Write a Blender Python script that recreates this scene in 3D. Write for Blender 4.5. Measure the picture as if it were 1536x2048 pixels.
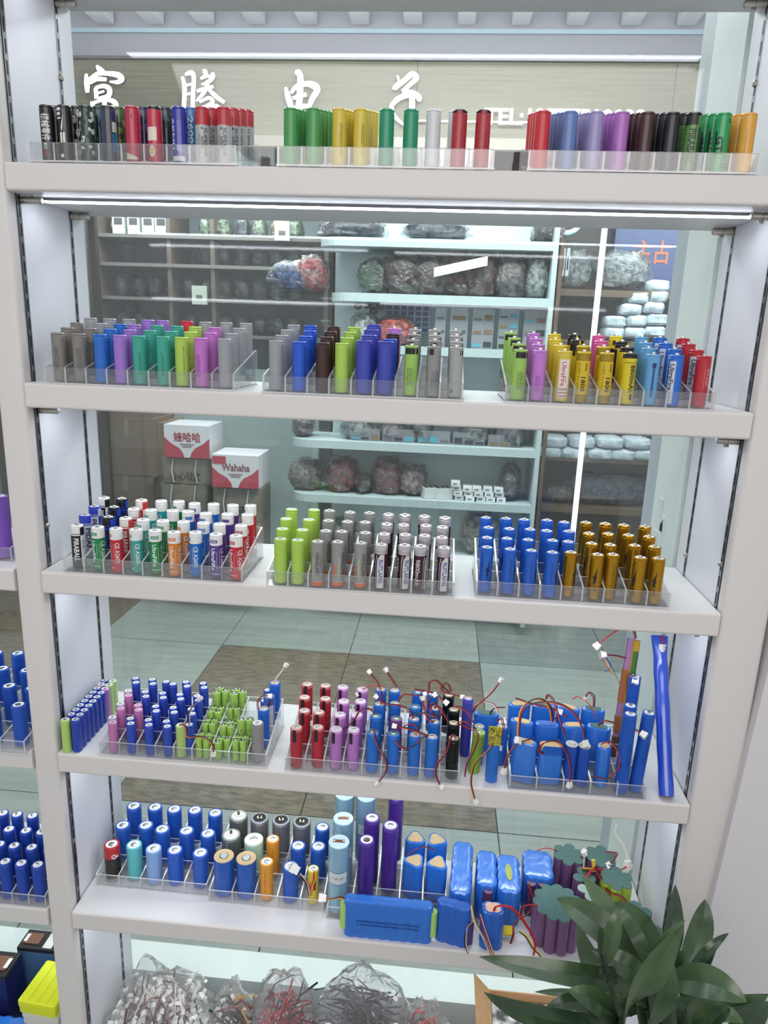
import bpy, math, random
from mathutils import Vector, Matrix
random.seed(7)
S = bpy.context.scene
for o in list(bpy.data.objects):
    bpy.data.objects.remove(o)
COL = S.collection
PI = math.pi

# ------------------------------------------------------------------ camera
FPX = 1402.55
CAM = Vector((0.59136, -0.96091, 1.6))
CR = Vector((0.995822, 0.084644, 0.034263))
CU = Vector((-0.053830, 0.241057, 0.969017))
CF = Vector((-0.073762, 0.966813, -0.244606))
cd = bpy.data.cameras.new('camera')
cam = bpy.data.objects.new('camera', cd)
COL.objects.link(cam)
cd.sensor_fit = 'AUTO'; cd.sensor_width = 36.0; cd.lens = FPX / 2048 * 36
cd.clip_start = 0.02; cd.clip_end = 60
M = Matrix((CR, CU, -CF)).transposed().to_4x4()
M.translation = CAM
cam.matrix_world = M
S.camera = cam

# ------------------------------------------------------------------ light and exposure
S.view_settings.view_transform = 'Standard'
S.view_settings.look = 'None'
S.view_settings.gamma = 1.0
S.view_settings.use_curve_mapping = False
S.view_settings.exposure = 0.2
S.cycles.transparent_max_bounces = 32
S.cycles.max_bounces = 6
S.cycles.caustics_reflective = False
S.cycles.caustics_refractive = False
W = bpy.data.worlds.new('room_light'); S.world = W; W.use_nodes = True
W.node_tree.nodes['Background'].inputs[0].default_value = (0.93, 0.96, 1.0, 1)
W.node_tree.nodes['Background'].inputs[1].default_value = 0.52
LED_POWER = 17.0

def area(name, loc, size, power, color=(1, 1, 1), rot=(0, 0, 0)):
    l = bpy.data.lights.new(name, 'AREA'); l.shape = 'RECTANGLE'
    l.size, l.size_y = size; l.energy = power; l.color = color
    o = bpy.data.objects.new(name, l); COL.objects.link(o)
    o.location = loc; o.rotation_euler = rot
    return o
area('shop_ceiling_lamp', (0.6, -2.1, 2.45), (2.4, 0.8), 23, (1.0, 0.95, 0.92), (math.radians(35), 0, 0))
area('corridor_ceiling_lamp', (0.3, 1.7, 3.0), (3.0, 0.4), 42, (0.97, 1.0, 0.98), (math.radians(-4), 0, 0))
area('ceiling_fill_uplight', (0.3, 2.1, 2.80), (3.6, 0.2), 42, (0.96, 0.99, 1.0), (math.radians(180 - 4), 0, 0))  # added uplight without a fitting, brightens the corridor ceiling and its baffles
area('opposite_shop_lamp_a', (-0.9, 3.25, 2.48), (1.4, 0.3), 24, (0.93, 0.98, 1.0))
area('white_rack_fill_light', (0.6, 2.0, 2.97), (1.6, 0.3), 24, (0.93, 1.0, 1.0), (math.radians(6), 0, 0))  # unseen fill light added over the corridor to brighten the white rack
area('opposite_shop_lamp_c', (1.9, 2.6, 2.5), (0.9, 0.3), 22, (0.98, 0.99, 1.0), (math.radians(20), 0, 0))

def at(px, py, Y):
    "point of the plane y = Y that the photograph shows at (px, py)"
    d = CF + CR * ((px - 768) / FPX) - CU * ((py - 1024) / FPX)
    return CAM + d * ((Y - CAM.y) / d.y)
def onz(px, py, z):
    d = CF + CR * ((px - 768) / FPX) - CU * ((py - 1024) / FPX)
    return CAM + d * ((z - CAM.z) / d.z)

# ------------------------------------------------------------------ materials
def lin(c):
    return tuple(((v / 255) / 12.92 if v / 255 <= 0.04045 else ((v / 255 + 0.055) / 1.055) ** 2.4) for v in c)
MATS = {}
def pm(rgb, rough=0.35, metal=0.0, noise=0.0, scale=(60, 60, 60), rgb2=None, coat=0.0):
    key = ('pm', tuple(rgb), rough, metal, noise, scale, rgb2, coat)
    if key in MATS: return MATS[key]
    m = bpy.data.materials.new('paint_%02x%02x%02x' % tuple(int(v) for v in rgb)); m.use_nodes = True
    nt = m.node_tree; b = nt.nodes['Principled BSDF']
    b.inputs['Roughness'].default_value = rough; b.inputs['Metallic'].default_value = metal
    if coat: b.inputs['Coat Weight'].default_value = coat; b.inputs['Coat Roughness'].default_value = 0.15
    c = lin(rgb) + (1,)
    b.inputs['Base Color'].default_value = c
    if noise or rgb2:
        tc = nt.nodes.new('ShaderNodeTexCoord'); mp = nt.nodes.new('ShaderNodeMapping'); n = nt.nodes.new('ShaderNodeTexNoise'); r = nt.nodes.new('ShaderNodeValToRGB')
        mp.inputs['Scale'].default_value = scale
        n.inputs['Scale'].default_value = 1.0; n.inputs['Detail'].default_value = 5
        c2 = lin(rgb2) + (1,) if rgb2 else tuple(v * (1 - noise) for v in c[:3]) + (1,)
        r.color_ramp.elements[0].position = 0.38; r.color_ramp.elements[1].position = 0.62
        r.color_ramp.elements[0].color = c2; r.color_ramp.elements[1].color = c
        nt.links.new(tc.outputs['Object'], mp.inputs[0]); nt.links.new(mp.outputs[0], n.inputs[0])
        nt.links.new(n.outputs[0], r.inputs[0]); nt.links.new(r.outputs[0], b.inputs['Base Color'])
    MATS[key] = m
    return m
def emit(rgb, s):
    key = ('em', tuple(rgb), s)
    if key in MATS: return MATS[key]
    m = bpy.data.materials.new('lamp_glow'); m.use_nodes = True
    b = m.node_tree.nodes['Principled BSDF']
    b.inputs['Base Color'].default_value = (.8, .8, .8, 1)
    b.inputs['Emission Color'].default_value = lin(rgb) + (1,); b.inputs['Emission Strength'].default_value = s
    MATS[key] = m
    return m
def clear(name, tint, gloss, milk, rough=0.03, milkcol=(235, 238, 240), bump=0.0):
    "thin clear sheet: lets light straight through, with surface reflection and a little haze"
    key = ('cl', name)
    if key in MATS: return MATS[key]
    m = bpy.data.materials.new(name); m.use_nodes = True; nt = m.node_tree
    nt.nodes.remove(nt.nodes['Principled BSDF']); out = nt.nodes['Material Output']
    t = nt.nodes.new('ShaderNodeBsdfTransparent'); t.inputs[0].default_value = tint + (1,)
    d = nt.nodes.new('ShaderNodeBsdfDiffuse'); d.inputs[0].default_value = lin(milkcol) + (1,)
    tr = nt.nodes.new('ShaderNodeBsdfTranslucent'); tr.inputs[0].default_value = lin(milkcol) + (1,)
    a = nt.nodes.new('ShaderNodeMixShader'); a.inputs[0].default_value = 0.5
    nt.links.new(d.outputs[0], a.inputs[1]); nt.links.new(tr.outputs[0], a.inputs[2])
    x = nt.nodes.new('ShaderNodeMixShader'); x.inputs[0].default_value = milk
    nt.links.new(t.outputs[0], x.inputs[1]); nt.links.new(a.outputs[0], x.inputs[2])
    g = nt.nodes.new('ShaderNodeBsdfGlossy'); g.inputs['Roughness'].default_value = rough
    f = nt.nodes.new('ShaderNodeLayerWeight'); f.inputs['Blend'].default_value = 0.5      # Facing = 1 - |cos|
    pw = nt.nodes.new('ShaderNodeMath'); pw.operation = 'POWER'; pw.inputs[1].default_value = 5.0
    nt.links.new(f.outputs['Facing'], pw.inputs[0])
    ma = nt.nodes.new('ShaderNodeMath'); ma.operation = 'MULTIPLY_ADD'; ma.inputs[1].default_value = 0.96; ma.inputs[2].default_value = 0.04
    nt.links.new(pw.outputs[0], ma.inputs[0])
    mu = nt.nodes.new('ShaderNodeMath'); mu.operation = 'MULTIPLY'; mu.inputs[1].default_value = gloss; mu.use_clamp = True
    nt.links.new(ma.outputs[0], mu.inputs[0])
    y = nt.nodes.new('ShaderNodeMixShader'); nt.links.new(mu.outputs[0], y.inputs[0])
    nt.links.new(x.outputs[0], y.inputs[1]); nt.links.new(g.outputs[0], y.inputs[2])
    nt.links.new(y.outputs[0], out.inputs[0])
    if bump:
        tc = nt.nodes.new('ShaderNodeTexCoord'); n = nt.nodes.new('ShaderNodeTexNoise'); n.inputs['Scale'].default_value = 55; n.inputs['Detail'].default_value = 3
        bp = nt.nodes.new('ShaderNodeBump'); bp.inputs['Strength'].default_value = bump; bp.inputs['Distance'].default_value = 0.02
        nt.links.new(tc.outputs['Object'], n.inputs[0]); nt.links.new(n.outputs[0], bp.inputs['Height'])
        nt.links.new(bp.outputs[0], g.inputs['Normal']); nt.links.new(bp.outputs[0], f.inputs['Normal'])
    MATS[key] = m
    return m
GLASS = clear('window_glass', (0.945, 0.97, 0.965), 0.9, 0.012)
ACRYL = clear('clear_acrylic', (0.994, 0.996, 0.996), 1.0, 0.065, 0.03, (246, 248, 250))
ACRYL_EDGE = clear('acrylic_cut_edge', (0.97, 0.98, 0.99), 1.6, 0.96, 0.1, (254, 254, 255))  # near-opaque white: LED light piped to the edges is put into the colour
FILM = clear('plastic_film', (0.97, 0.97, 0.97), 1.9, 0.07, 0.1, (240, 242, 244), 0.9)
FILM_NEAR = clear('bag_film', (0.98, 0.98, 0.98), 1.3, 0.15, 0.07, (246, 243, 244), 0.4)
FILM2 = clear('cloudy_plastic', (0.95, 0.95, 0.96), 1.5, 0.42, 0.2, (228, 234, 240))
WHITE = pm((216, 215, 216), 0.38)
WHITE_EDGE = pm((216, 211, 208), 0.42)
PANEL = pm((226, 227, 232), 0.42)
STEEL = pm((150, 150, 155), 0.3, 1.0)
CHROME = pm((205, 200, 192), 0.22, 1.0)
DARK = pm((22, 22, 26), 0.6)
NICKEL = pm((188, 182, 172), 0.3, 1.0)
RING = pm((238, 238, 238), 0.5)
KRAFT = pm((198, 172, 132), 0.8, 0, 0.08)
GREENPAPER = pm((78, 110, 105), 0.85, 0, 0.12, (180, 180, 180))
RED_W = pm((186, 28, 40), 0.4); BLACK_W = pm((24, 20, 24), 0.4); WHITE_W = pm((228, 224, 214), 0.4)
YELLOW_W = pm((232, 190, 40), 0.4); ORANGE_W = pm((214, 110, 40), 0.4); BLUE_W = pm((40, 60, 170), 0.4); TAN_W = pm((214, 190, 160), 0.4)
CONN = pm((236, 234, 228), 0.4)

# ------------------------------------------------------------------ mesh tools
class MB:
    "collects faces and links them as ONE mesh object"
    def __init__(s): s.v = []; s.f = []; s.m = []; s.sm = []; s.mats = []
    def mi(s, m):
        if m not in s.mats: s.mats.append(m)
        return s.mats.index(m)
    def add(s, verts, faces, m, smooth=False):
        b = len(s.v); k = s.mi(m); s.v += [tuple(p) for p in verts]
        for f in faces:
            s.f.append(tuple(b + i for i in f)); s.m.append(k); s.sm.append(smooth)
    def box(s, x0, y0, z0, x1, y1, z1, m, edge=None, faces='xXyYzZ'):
        v = [(x, y, z) for z in (z0, z1) for y in (y0, y1) for x in (x0, x1)]
        F = {'z': (0, 2, 3, 1), 'Z': (4, 5, 7, 6), 'y': (0, 1, 5, 4), 'Y': (2, 6, 7, 3), 'x': (0, 4, 6, 2), 'X': (1, 3, 7, 5)}
        for k in F: s.add(v, [F[k]], edge if (edge and k not in faces) else m)
    def obox(s, c, ax, ay, az, m):
        "box from centre and half-axis vectors"
        c, ax, ay, az = Vector(c), Vector(ax), Vector(ay), Vector(az)
        v = [c + ax * i + ay * j + az * k for k in (-1, 1) for j in (-1, 1) for i in (-1, 1)]
        s.add(v, [(0, 2, 3, 1), (4, 5, 7, 6), (0, 1, 5, 4), (2, 6, 7, 3), (0, 4, 6, 2), (1, 3, 7, 5)], m)
    def lathe(s, prof, n, c=(0, 0, 0), top=True, smooth=True):
        "prof: (radius, height, material of the band that starts here)"
        ring = []
        for r, z, _ in prof:
            ring.append([(c[0] + r * math.cos(2 * PI * i / n), c[1] + r * math.sin(2 * PI * i / n), c[2] + z) for i in range(n)])
        V = [p for rg in ring for p in rg]; b = len(s.v); s.v += V
        for k in range(len(prof) - 1):
            mi = s.mi(prof[k][2])
            for i in range(n):
                j = (i + 1) % n
                s.f.append((b + k * n + i, b + k * n + j, b + (k + 1) * n + j, b + (k + 1) * n + i)); s.m.append(mi); s.sm.append(smooth)
        for k, rev in ((0, True), (len(prof) - 1, False)):
            if prof[k][0] > 1e-6 and (top or rev):
                f = [b + k * n + i for i in range(n)]
                s.f.append(tuple(reversed(f) if rev else f)); s.m.append(s.mi(prof[k][2])); s.sm.append(False)
    def tube(s, pts, r, m, n=7, smooth=True):
        pts = [Vector(p) for p in pts]; N = len(pts)
        if N < 2: return
        T = [(pts[min(i + 1, N - 1)] - pts[max(i - 1, 0)]).normalized() for i in range(N)]
        u = T[0].orthogonal().normalized(); V = []
        for i in range(N):
            u = (u - T[i] * u.dot(T[i]))
            u = u.normalized() if u.length > 1e-6 else T[i].orthogonal().normalized()
            w = T[i].cross(u)
            rr = r[i] if isinstance(r, (list, tuple)) else r
            V += [pts[i] + (u * math.cos(2 * PI * k / n) + w * math.sin(2 * PI * k / n)) * rr for k in range(n)]
        F = [(i * n + k, i * n + (k + 1) % n, (i + 1) * n + (k + 1) % n, (i + 1) * n + k) for i in range(N - 1) for k in range(n)]
        s.add(V, F, m, smooth)
        s.add(V[:n], [tuple(reversed(range(n)))], m); s.add(V[-n:], [tuple(range(n))], m)
    def prism(s, out, z0, z1, m, top=None, rr=0.0, smooth=True):
        "upright prism over an outline, top edge rounded by rr"
        n = len(out); cx = sum(p[0] for p in out) / n; cy = sum(p[1] for p in out) / n
        def inset(d):
            res = []
            for i in range(n):
                a = Vector(out[i - 1]); b = Vector(out[(i + 1) % n]); t = (b - a)
                nn = Vector((-t.y, t.x)).normalized() if t.length > 0 else Vector((0, 0))
                res.append((out[i][0] + nn.x * d, out[i][1] + nn.y * d))
            return res
        lv = [(0, z0)] + ([(0, z1 - rr), (rr * .3, z1 - rr * .3), (rr, z1)] if rr else [(0, z1)])
        V = [(x, y, z) for d, z in lv for x, y in inset(d)]
        F = [(k * n + i, k * n + (i + 1) % n, (k + 1) * n + (i + 1) % n, (k + 1) * n + i) for k in range(len(lv) - 1) for i in range(n)]
        s.add(V, F, m, smooth)
        s.add(V[-n:], [tuple(range(n))], top or m); s.add(V[:n], [tuple(reversed(range(n)))], m)
    def grid(s, P, m, smooth=True, closed=False):
        "P: rows of points"
        R = len(P); C = len(P[0]); V = [p for r in P for p in r]
        F = [(i * C + j, i * C + (j + 1) % C, (i + 1) * C + (j + 1) % C, (i + 1) * C + j) for i in range(R - 1) for j in range(C if closed else C - 1)]
        s.add(V, F, m, smooth)
    def build(s, name, parent=None, loc=None, sharp=35):
        me = bpy.data.meshes.new(name)
        me.from_pydata(s.v, [], s.f)
        for m in s.mats: me.materials.append(m)
        me.polygons.foreach_set('material_index', s.m)
        me.polygons.foreach_set('use_smooth', s.sm)
        me.update()
        if any(s.sm): me.set_sharp_from_angle(angle=math.radians(sharp))
        o = bpy.data.objects.new(name, me); COL.objects.link(o)
        if parent is not None: o.parent = parent
        if loc is not None: o.location = loc
        return o
def tag(o, label=None, cat=None, group=None, kind=None):
    if label: o['label'] = label
    if cat: o['category'] = cat
    if group: o['group'] = group
    if kind: o['kind'] = kind
    return o
def empty(name, loc, label, cat, group=None, rz=0):
    o = bpy.data.objects.new(name, None); COL.objects.link(o); o.location = loc; o.rotation_euler = (0, 0, rz)
    o.empty_display_size = 0.01
    return tag(o, label, cat, group)
def copy_tree(o, parent=None):
    c = o.copy(); COL.objects.link(c)
    if parent is not None: c.parent = parent
    for ch in list(KIDS.get(o.name, [])):
        d = ch.copy(); COL.objects.link(d); d.parent = c
        for g in KIDS.get(ch.name, []):
            e = g.copy(); COL.objects.link(e); e.parent = d
    return c
KIDS = {}
def smooth_line(pts, k=6):
    pts = [Vector(p) for p in pts]; out = []
    for i in range(len(pts) - 1):
        a = pts[max(i - 1, 0)]; b = pts[i]; c = pts[i + 1]; d = pts[min(i + 2, len(pts) - 1)]
        for j in range(k):
            t = j / k
            out.append(0.5 * ((2 * b) + (c - a) * t + (2 * a - 5 * b + 4 * c - d) * t * t + (3 * b - a - 3 * c + d) * t ** 3))
    out.append(pts[-1]); return out
TXT = {}
def text_geo(body, bold=0.0):
    "outline letters as flat vertices/faces, cap height about 0.7, starting at x = 0"
    if (body, bold) in TXT: return TXT[(body, bold)]
    c = bpy.data.curves.new('t', 'FONT'); c.body = body; c.size = 1; c.resolution_u = 2; c.offset = bold
    o = bpy.data.objects.new('t', c); me = bpy.data.meshes.new_from_object(o)
    v = [(p.co.x, p.co.y) for p in me.vertices]; f = [tuple(p.vertices) for p in me.polygons]
    bpy.data.objects.remove(o); bpy.data.meshes.remove(me); bpy.data.curves.remove(c)
    x0 = min((p[0] for p in v), default=0); v = [(x - x0, y) for x, y in v]
    TXT[(body, bold)] = (v, f); return v, f
import bmesh
def cut_strips(v, f, axis, step):
    "slice flat letters into narrow strips so that they can be bent round a cylinder"
    bm = bmesh.new(); vs = [bm.verts.new((p[0], p[1], 0)) for p in v]
    for q in f:
        try: bm.faces.new([vs[i] for i in q])
        except ValueError: pass
    lo = min(p[axis] for p in v); hi = max(p[axis] for p in v); k = lo + step
    while k < hi:
        co = [0, 0, 0]; co[axis] = k; no = [0, 0, 0]; no[axis] = 1
        bmesh.ops.bisect_plane(bm, geom=bm.verts[:] + bm.edges[:] + bm.faces[:], plane_co=co, plane_no=no, dist=1e-6)
        k += step
    bm.verts.index_update()
    V = [(q.co.x, q.co.y) for q in bm.verts]; F = [tuple(w.index for w in q.verts) for q in bm.faces]
    bm.free(); return V, F
def flat_text(mb, body, m, origin, ux, uy, height, width=None, bold=0.0, depth=0.0):
    "letters laid on a plane: origin, unit vectors along the line and up"
    v, f = text_geo(body, bold)
    w = max(p[0] for p in v); k = height / 0.7; kx = width / w if width else k
    n = Vector(ux).cross(Vector(uy)).normalized()
    P = [Vector(origin) + Vector(ux) * (x * kx) + Vector(uy) * (y * k) for x, y in v]
    mb.add([p + n * (depth + 0.0004) for p in P], f, m)
# ------------------------------------------------------------------ the place: floor, walls, ceiling
ZT = [1.8046, 1.5172, 1.2350, 0.9239, 0.6126]          # shelf tops, highest first
TH = 0.0355                                             # shelf thickness
ZTOP = 2.0935                                           # shelf above the frame's upper edge
ZLOW = 0.20                                            # bottom deck
D = 0.2069                                              # depth of a shelf
def struct(mb, name, parent=None): return tag(mb.build(name, parent), kind='structure')

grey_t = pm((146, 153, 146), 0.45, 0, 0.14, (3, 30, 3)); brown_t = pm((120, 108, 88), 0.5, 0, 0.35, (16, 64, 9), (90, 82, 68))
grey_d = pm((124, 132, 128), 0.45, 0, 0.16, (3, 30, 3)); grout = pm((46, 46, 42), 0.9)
fl = MB(); tx, ty = 0.67, 0.635
fl.box(-4.2, -2.2, -0.06, 4.6, 5.2, -0.004, grout)
for i in range(-6, 7):
    for j in range(-6, 8):
        x0 = -0.485 + i * tx; y0 = 1.08 + j * ty
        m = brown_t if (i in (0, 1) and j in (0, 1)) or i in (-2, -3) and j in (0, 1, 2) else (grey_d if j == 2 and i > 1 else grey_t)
        if x0 < -4.2 or x0 + tx > 4.6 or y0 < -2.2 or y0 + ty > 5.2: continue
        fl.box(x0 + .002, y0 + .002, -0.004, x0 + tx - .002, y0 + ty - .002, 0.0, m)
struct(fl, 'floor')
w = MB(); w.box(-4.2, 4.6, 0, 4.6, 4.7, 3.4, pm((150, 156, 160), 0.6)); struct(w, 'wall_back')
w = MB(); w.box(-4.3, 2.9, 0, -4.2, 4.7, 3.4, pm((170, 172, 174), 0.6)); struct(w, 'wall_left')
# corridor ceiling with white baffles, and the soffit over the opposite shop
w = MB(); w.box(-4.2, 0.3, 3.30, 4.6, 3.0, 3.34, pm((196, 222, 230), 0.7)); struct(w, 'ceiling')
w = MB(); w.box(-4.2, 3.0, 2.925, 4.6, 3.06, 3.34, pm((164, 160, 166), 0.6))
w.box(-4.2, 2.985, 3.055, 4.6, 3.0, 3.075, pm((176, 192, 204), 0.6)); struct(w, 'trim_1')
w = MB(); w.box(-4.2, 3.06, 2.93, 4.6, 4.6, 2.99, pm((205, 207, 208), 0.7)); struct(w, 'ceiling_shop')
for i in range(18):
    x = -2.05 + i * 0.262
    w = MB(); w.box(x, 1.2, 3.09, x + 0.085, 2.985, 3.26, pm((222, 222, 226), 0.5)); struct(w, 'trim_%d' % (i + 2))
# pillar behind the right end of the shelving
w = MB(); w.box(1.0, 0.2255, 0, 1.45, 0.368, 3.2, pm((238, 243, 240), 0.6, 0, 0.04, (6, 6, 6)))
w.box(1.0, 0.368, 0, 1.45, 0.432, 3.2, pm((188, 196, 202), 0.55)); struct(w, 'wall_pillar')
pl = MB()
for k in range(16):
    x = random.uniform(.29, .36); z = random.uniform(1.16, 1.34); r = random.uniform(.003, .011)
    pl.obox((1.0, x, z), (.0012, 0, 0), (0, r, 0), (0, random.uniform(-.004, .004), r * random.uniform(.8, 2.2)), pm((232, 234, 232), 0.8))
tag(pl.build('peeling_plaster'), 'flaking white plaster scraps on the pillar behind the third shelf', 'plaster', kind='stuff')
# white wall panel at the right hand of the shelving, its edge slightly out of plumb
w = MB(); wm = pm((214, 210, 213), 0.5)
e = lambda z: 1.0725 + (z - 1.207) * 0.049
v = [(e(0), -0.012, 0), (1.9, -0.012, 0), (1.9, -0.012, 2.4), (e(2.4), -0.012, 2.4), (e(0), 0.03, 0), (1.9, 0.03, 0), (1.9, 0.03, 2.4), (e(2.4), 0.03, 2.4)]
w.add(v, [(0, 1, 2, 3), (7, 6, 5, 4), (0, 3, 7, 4), (1, 5, 6, 2), (3, 2, 6, 7), (0, 4, 5, 1)], wm); struct(w, 'wall_right')

# ------------------------------------------------------------------ display shelving
unit = empty('display_shelving', (0, 0, 0), 'tall white glass-backed display shelving holding rows of batteries', 'shelving')
def rpost(x0, x1, y0, y1, r=0.006):
    o = []
    for cx, cy, a in ((x1 - r, y0 + r, -90), (x1 - r, y1 - r, 0), (x0 + r, y1 - r, 90), (x0 + r, y0 + r, 180)):
        for k in range(5):
            t = math.radians(a + k * 22.5); o.append((cx + r * math.cos(t), cy + r * math.sin(t)))
    return o
for x0, x1 in ((-0.0425, -0.0012), (1.0012, 1.0660)):
    b = MB(); b.prism(rpost(x0, x1, 0.002, 0.024), 0, 2.3, WHITE_EDGE); b.build('post', unit)
for x0, x1 in ((-0.020, -0.0012), (1.0012, 1.020)):
    b = MB(); b.box(x0, 0.024, 0, x1, D + .001, 2.3, PANEL); b.build('side_panel', unit)
for sx, xa in ((1, -0.0012), (-1, 1.0012)):
    for yc in (0.0285, 0.166):
        b = MB()
        lo, hi = sorted((xa - sx * .0012, xa + sx * 0.0006))
        b.box(lo, yc - .0045, 0.02, hi, yc + .0045, 2.28, STEEL)
        lo, hi = sorted((xa + sx * .0006, xa + sx * 0.0009))
        z = 0.04
        while z < 2.26:
            b.box(lo, yc - .0016, z, hi, yc + .0016, z + .017, DARK); z += 0.025
        b.build('slotted_channel', unit)
        for z in ([2.005, 1.30] if yc < .1 else [1.955, 1.27]):
            s = MB(); s.lathe([(.0045, 0, NICKEL), (.0045, .002, NICKEL), (.002, .004, NICKEL)], 10)
            q = s.build('screw', unit, (xa + sx * .0008, yc - .0005, z)); q.rotation_euler = (0, sx * PI / 2, 0)
b = MB(); b.box(-0.0012, D + .001, ZLOW, 1.0012, D + .006, 2.3, GLASS); b.build('back_glass', unit)
b = MB(); b.box(-1.1, D + .0065, 0.0, .9995, .286, .262, pm((222, 228, 226), 0.5)); b.build('ledge', unit)
# shelves
def shelf(name, x0, x1, z, label, led=True, brackets=True):
    prof = []
    r = 0.004
    for cy, cz, a in ((r, TH - r, 90), (r, r, 180)):
        for k in range(5):
            t = math.radians(a + k * 22.5); prof.append((cy + r * math.cos(t), cz + r * math.sin(t)))
    prof = [(D, TH)] + prof + [(D, 0)]
    n = len(prof); b = MB()
    V = [(x, y - 0.0, zz - TH) for x in (x0 + .0008, x1 - .0008) for y, zz in prof]
    for i in range(n):
        j = (i + 1) % n
        b.add(V, [(i, j, n + j, n + i)], WHITE_EDGE if 1 <= i <= 9 else WHITE, 1 <= i <= 9)
    b.add(V, [tuple(reversed(range(n))), tuple(range(n, 2 * n))], WHITE_EDGE)
    o = b.build(name, None, (0, 0, z)); tag(o, label, 'shelf', 'white shelves of the display')
    if led:
        t = MB(); t.box(x0 + .02, .0500, -TH - .0034, x1 - .02, .0640, -TH, pm((150, 150, 156), .5))
        t.box(x0 + .021, .0515, -TH - .0050, x1 - .021, .0620, -TH - .0034, emit((238, 243, 255), LED_POWER)); t.build('led_strip', o)
    if brackets:
        for x, sx in ((x0, 1), (x1, -1)):
            for y in (.034, .166):
                k = MB(); k.lathe([(.0052, 0, NICKEL), (.0052, .014, NICKEL), (.0044, .0145, NICKEL), (.0044, .016, NICKEL), (.0052, .0165, NICKEL), (.0052, .027, NICKEL), (.0035, .029, NICKEL)], 14)
                k.lathe([(.002, .012, NICKEL), (.002, .018, NICKEL)], 8, (-.007 * 1, 0, 0))
                q = k.build('shelf_bracket', o, (x + sx * .0008, y, -TH - .0065)); q.rotation_euler = (0, sx * PI / 2, 0)
    return o
SN = ['top', 'second', 'third', 'fourth', 'fifth']
shelf('shelf_board', 0, 1, ZTOP, 'uppermost white shelf at the upper edge of the photo')
for k in range(5):
    shelf('shelf_board', 0, 1, ZT[k], 'white shelf board, %s one holding batteries from above' % SN[k])
shelf('shelf_board', 0, 1, ZLOW, 'lowest white shelf deck under the bags of wires', led=False, brackets=False)
for k in (2, 3, 4):
    shelf('shelf_board', -1.04, -0.0428, ZT[k], 'white shelf of the left neighbouring bay, level with the %s shelf' % SN[k], led=True, brackets=False)
shelf('shelf_board', -1.04, -0.0428, ZT[1], 'white shelf of the left neighbouring bay, level with the second shelf', led=True, brackets=False)
shelf('shelf_board', -1.04, -0.0428, ZLOW, 'lowest white shelf of the left neighbouring bay', led=False, brackets=False)
b = MB(); b.box(-1.04, D + .001, ZLOW, -0.0205, D + .006, 2.3, GLASS); struct(b, 'window_2')

# ------------------------------------------------------------------ acrylic organisers
RISE = 0.0075
def tray(x0, y0, z, nc, nr, px, py, label, rise=RISE, h=0.0235, group='clear stepped acrylic organisers'):
    "x0, y0: centre of the front left cell"
    o = empty('acrylic_organiser', (x0, y0, z), label, 'organiser', group)
    xl, xr = -px / 2, (nc - .5) * px; yf, yb = -py / 2, (nr - .5) * py; t = .0012
    zt = lambda y: h + rise * (y - yf) / py
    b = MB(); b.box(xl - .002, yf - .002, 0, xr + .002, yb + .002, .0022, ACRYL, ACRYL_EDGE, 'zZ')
    for r in range(nr):
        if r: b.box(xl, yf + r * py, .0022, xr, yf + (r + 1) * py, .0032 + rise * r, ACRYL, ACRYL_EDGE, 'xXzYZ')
    b.build('base', o)
    for y, nm in ((yf, 'front_wall'), (yb, 'rear_wall')):
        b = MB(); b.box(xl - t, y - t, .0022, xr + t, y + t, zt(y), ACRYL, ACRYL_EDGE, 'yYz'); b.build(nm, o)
    for c in range(nc + 1):
        x = xl + c * px
        b = MB(); V = [(x + s * t, y, zz) for s in (-1, 1) for y, zz in ((yf + t, .0022), (yb - t, .0022), (yb - t, zt(yb)), (yf + t, zt(yf)))]
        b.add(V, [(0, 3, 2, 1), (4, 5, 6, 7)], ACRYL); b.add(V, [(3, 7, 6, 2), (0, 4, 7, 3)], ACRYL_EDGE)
        b.build('side_wall' if c in (0, nc) else 'long_divider', o)
    for r in range(1, nr):
        y = yf + r * py
        b = MB()
        for c in range(nc):
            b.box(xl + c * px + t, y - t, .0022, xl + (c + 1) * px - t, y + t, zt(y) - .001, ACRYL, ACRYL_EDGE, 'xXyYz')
        b.build('cross_divider', o)
    return o

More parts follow.
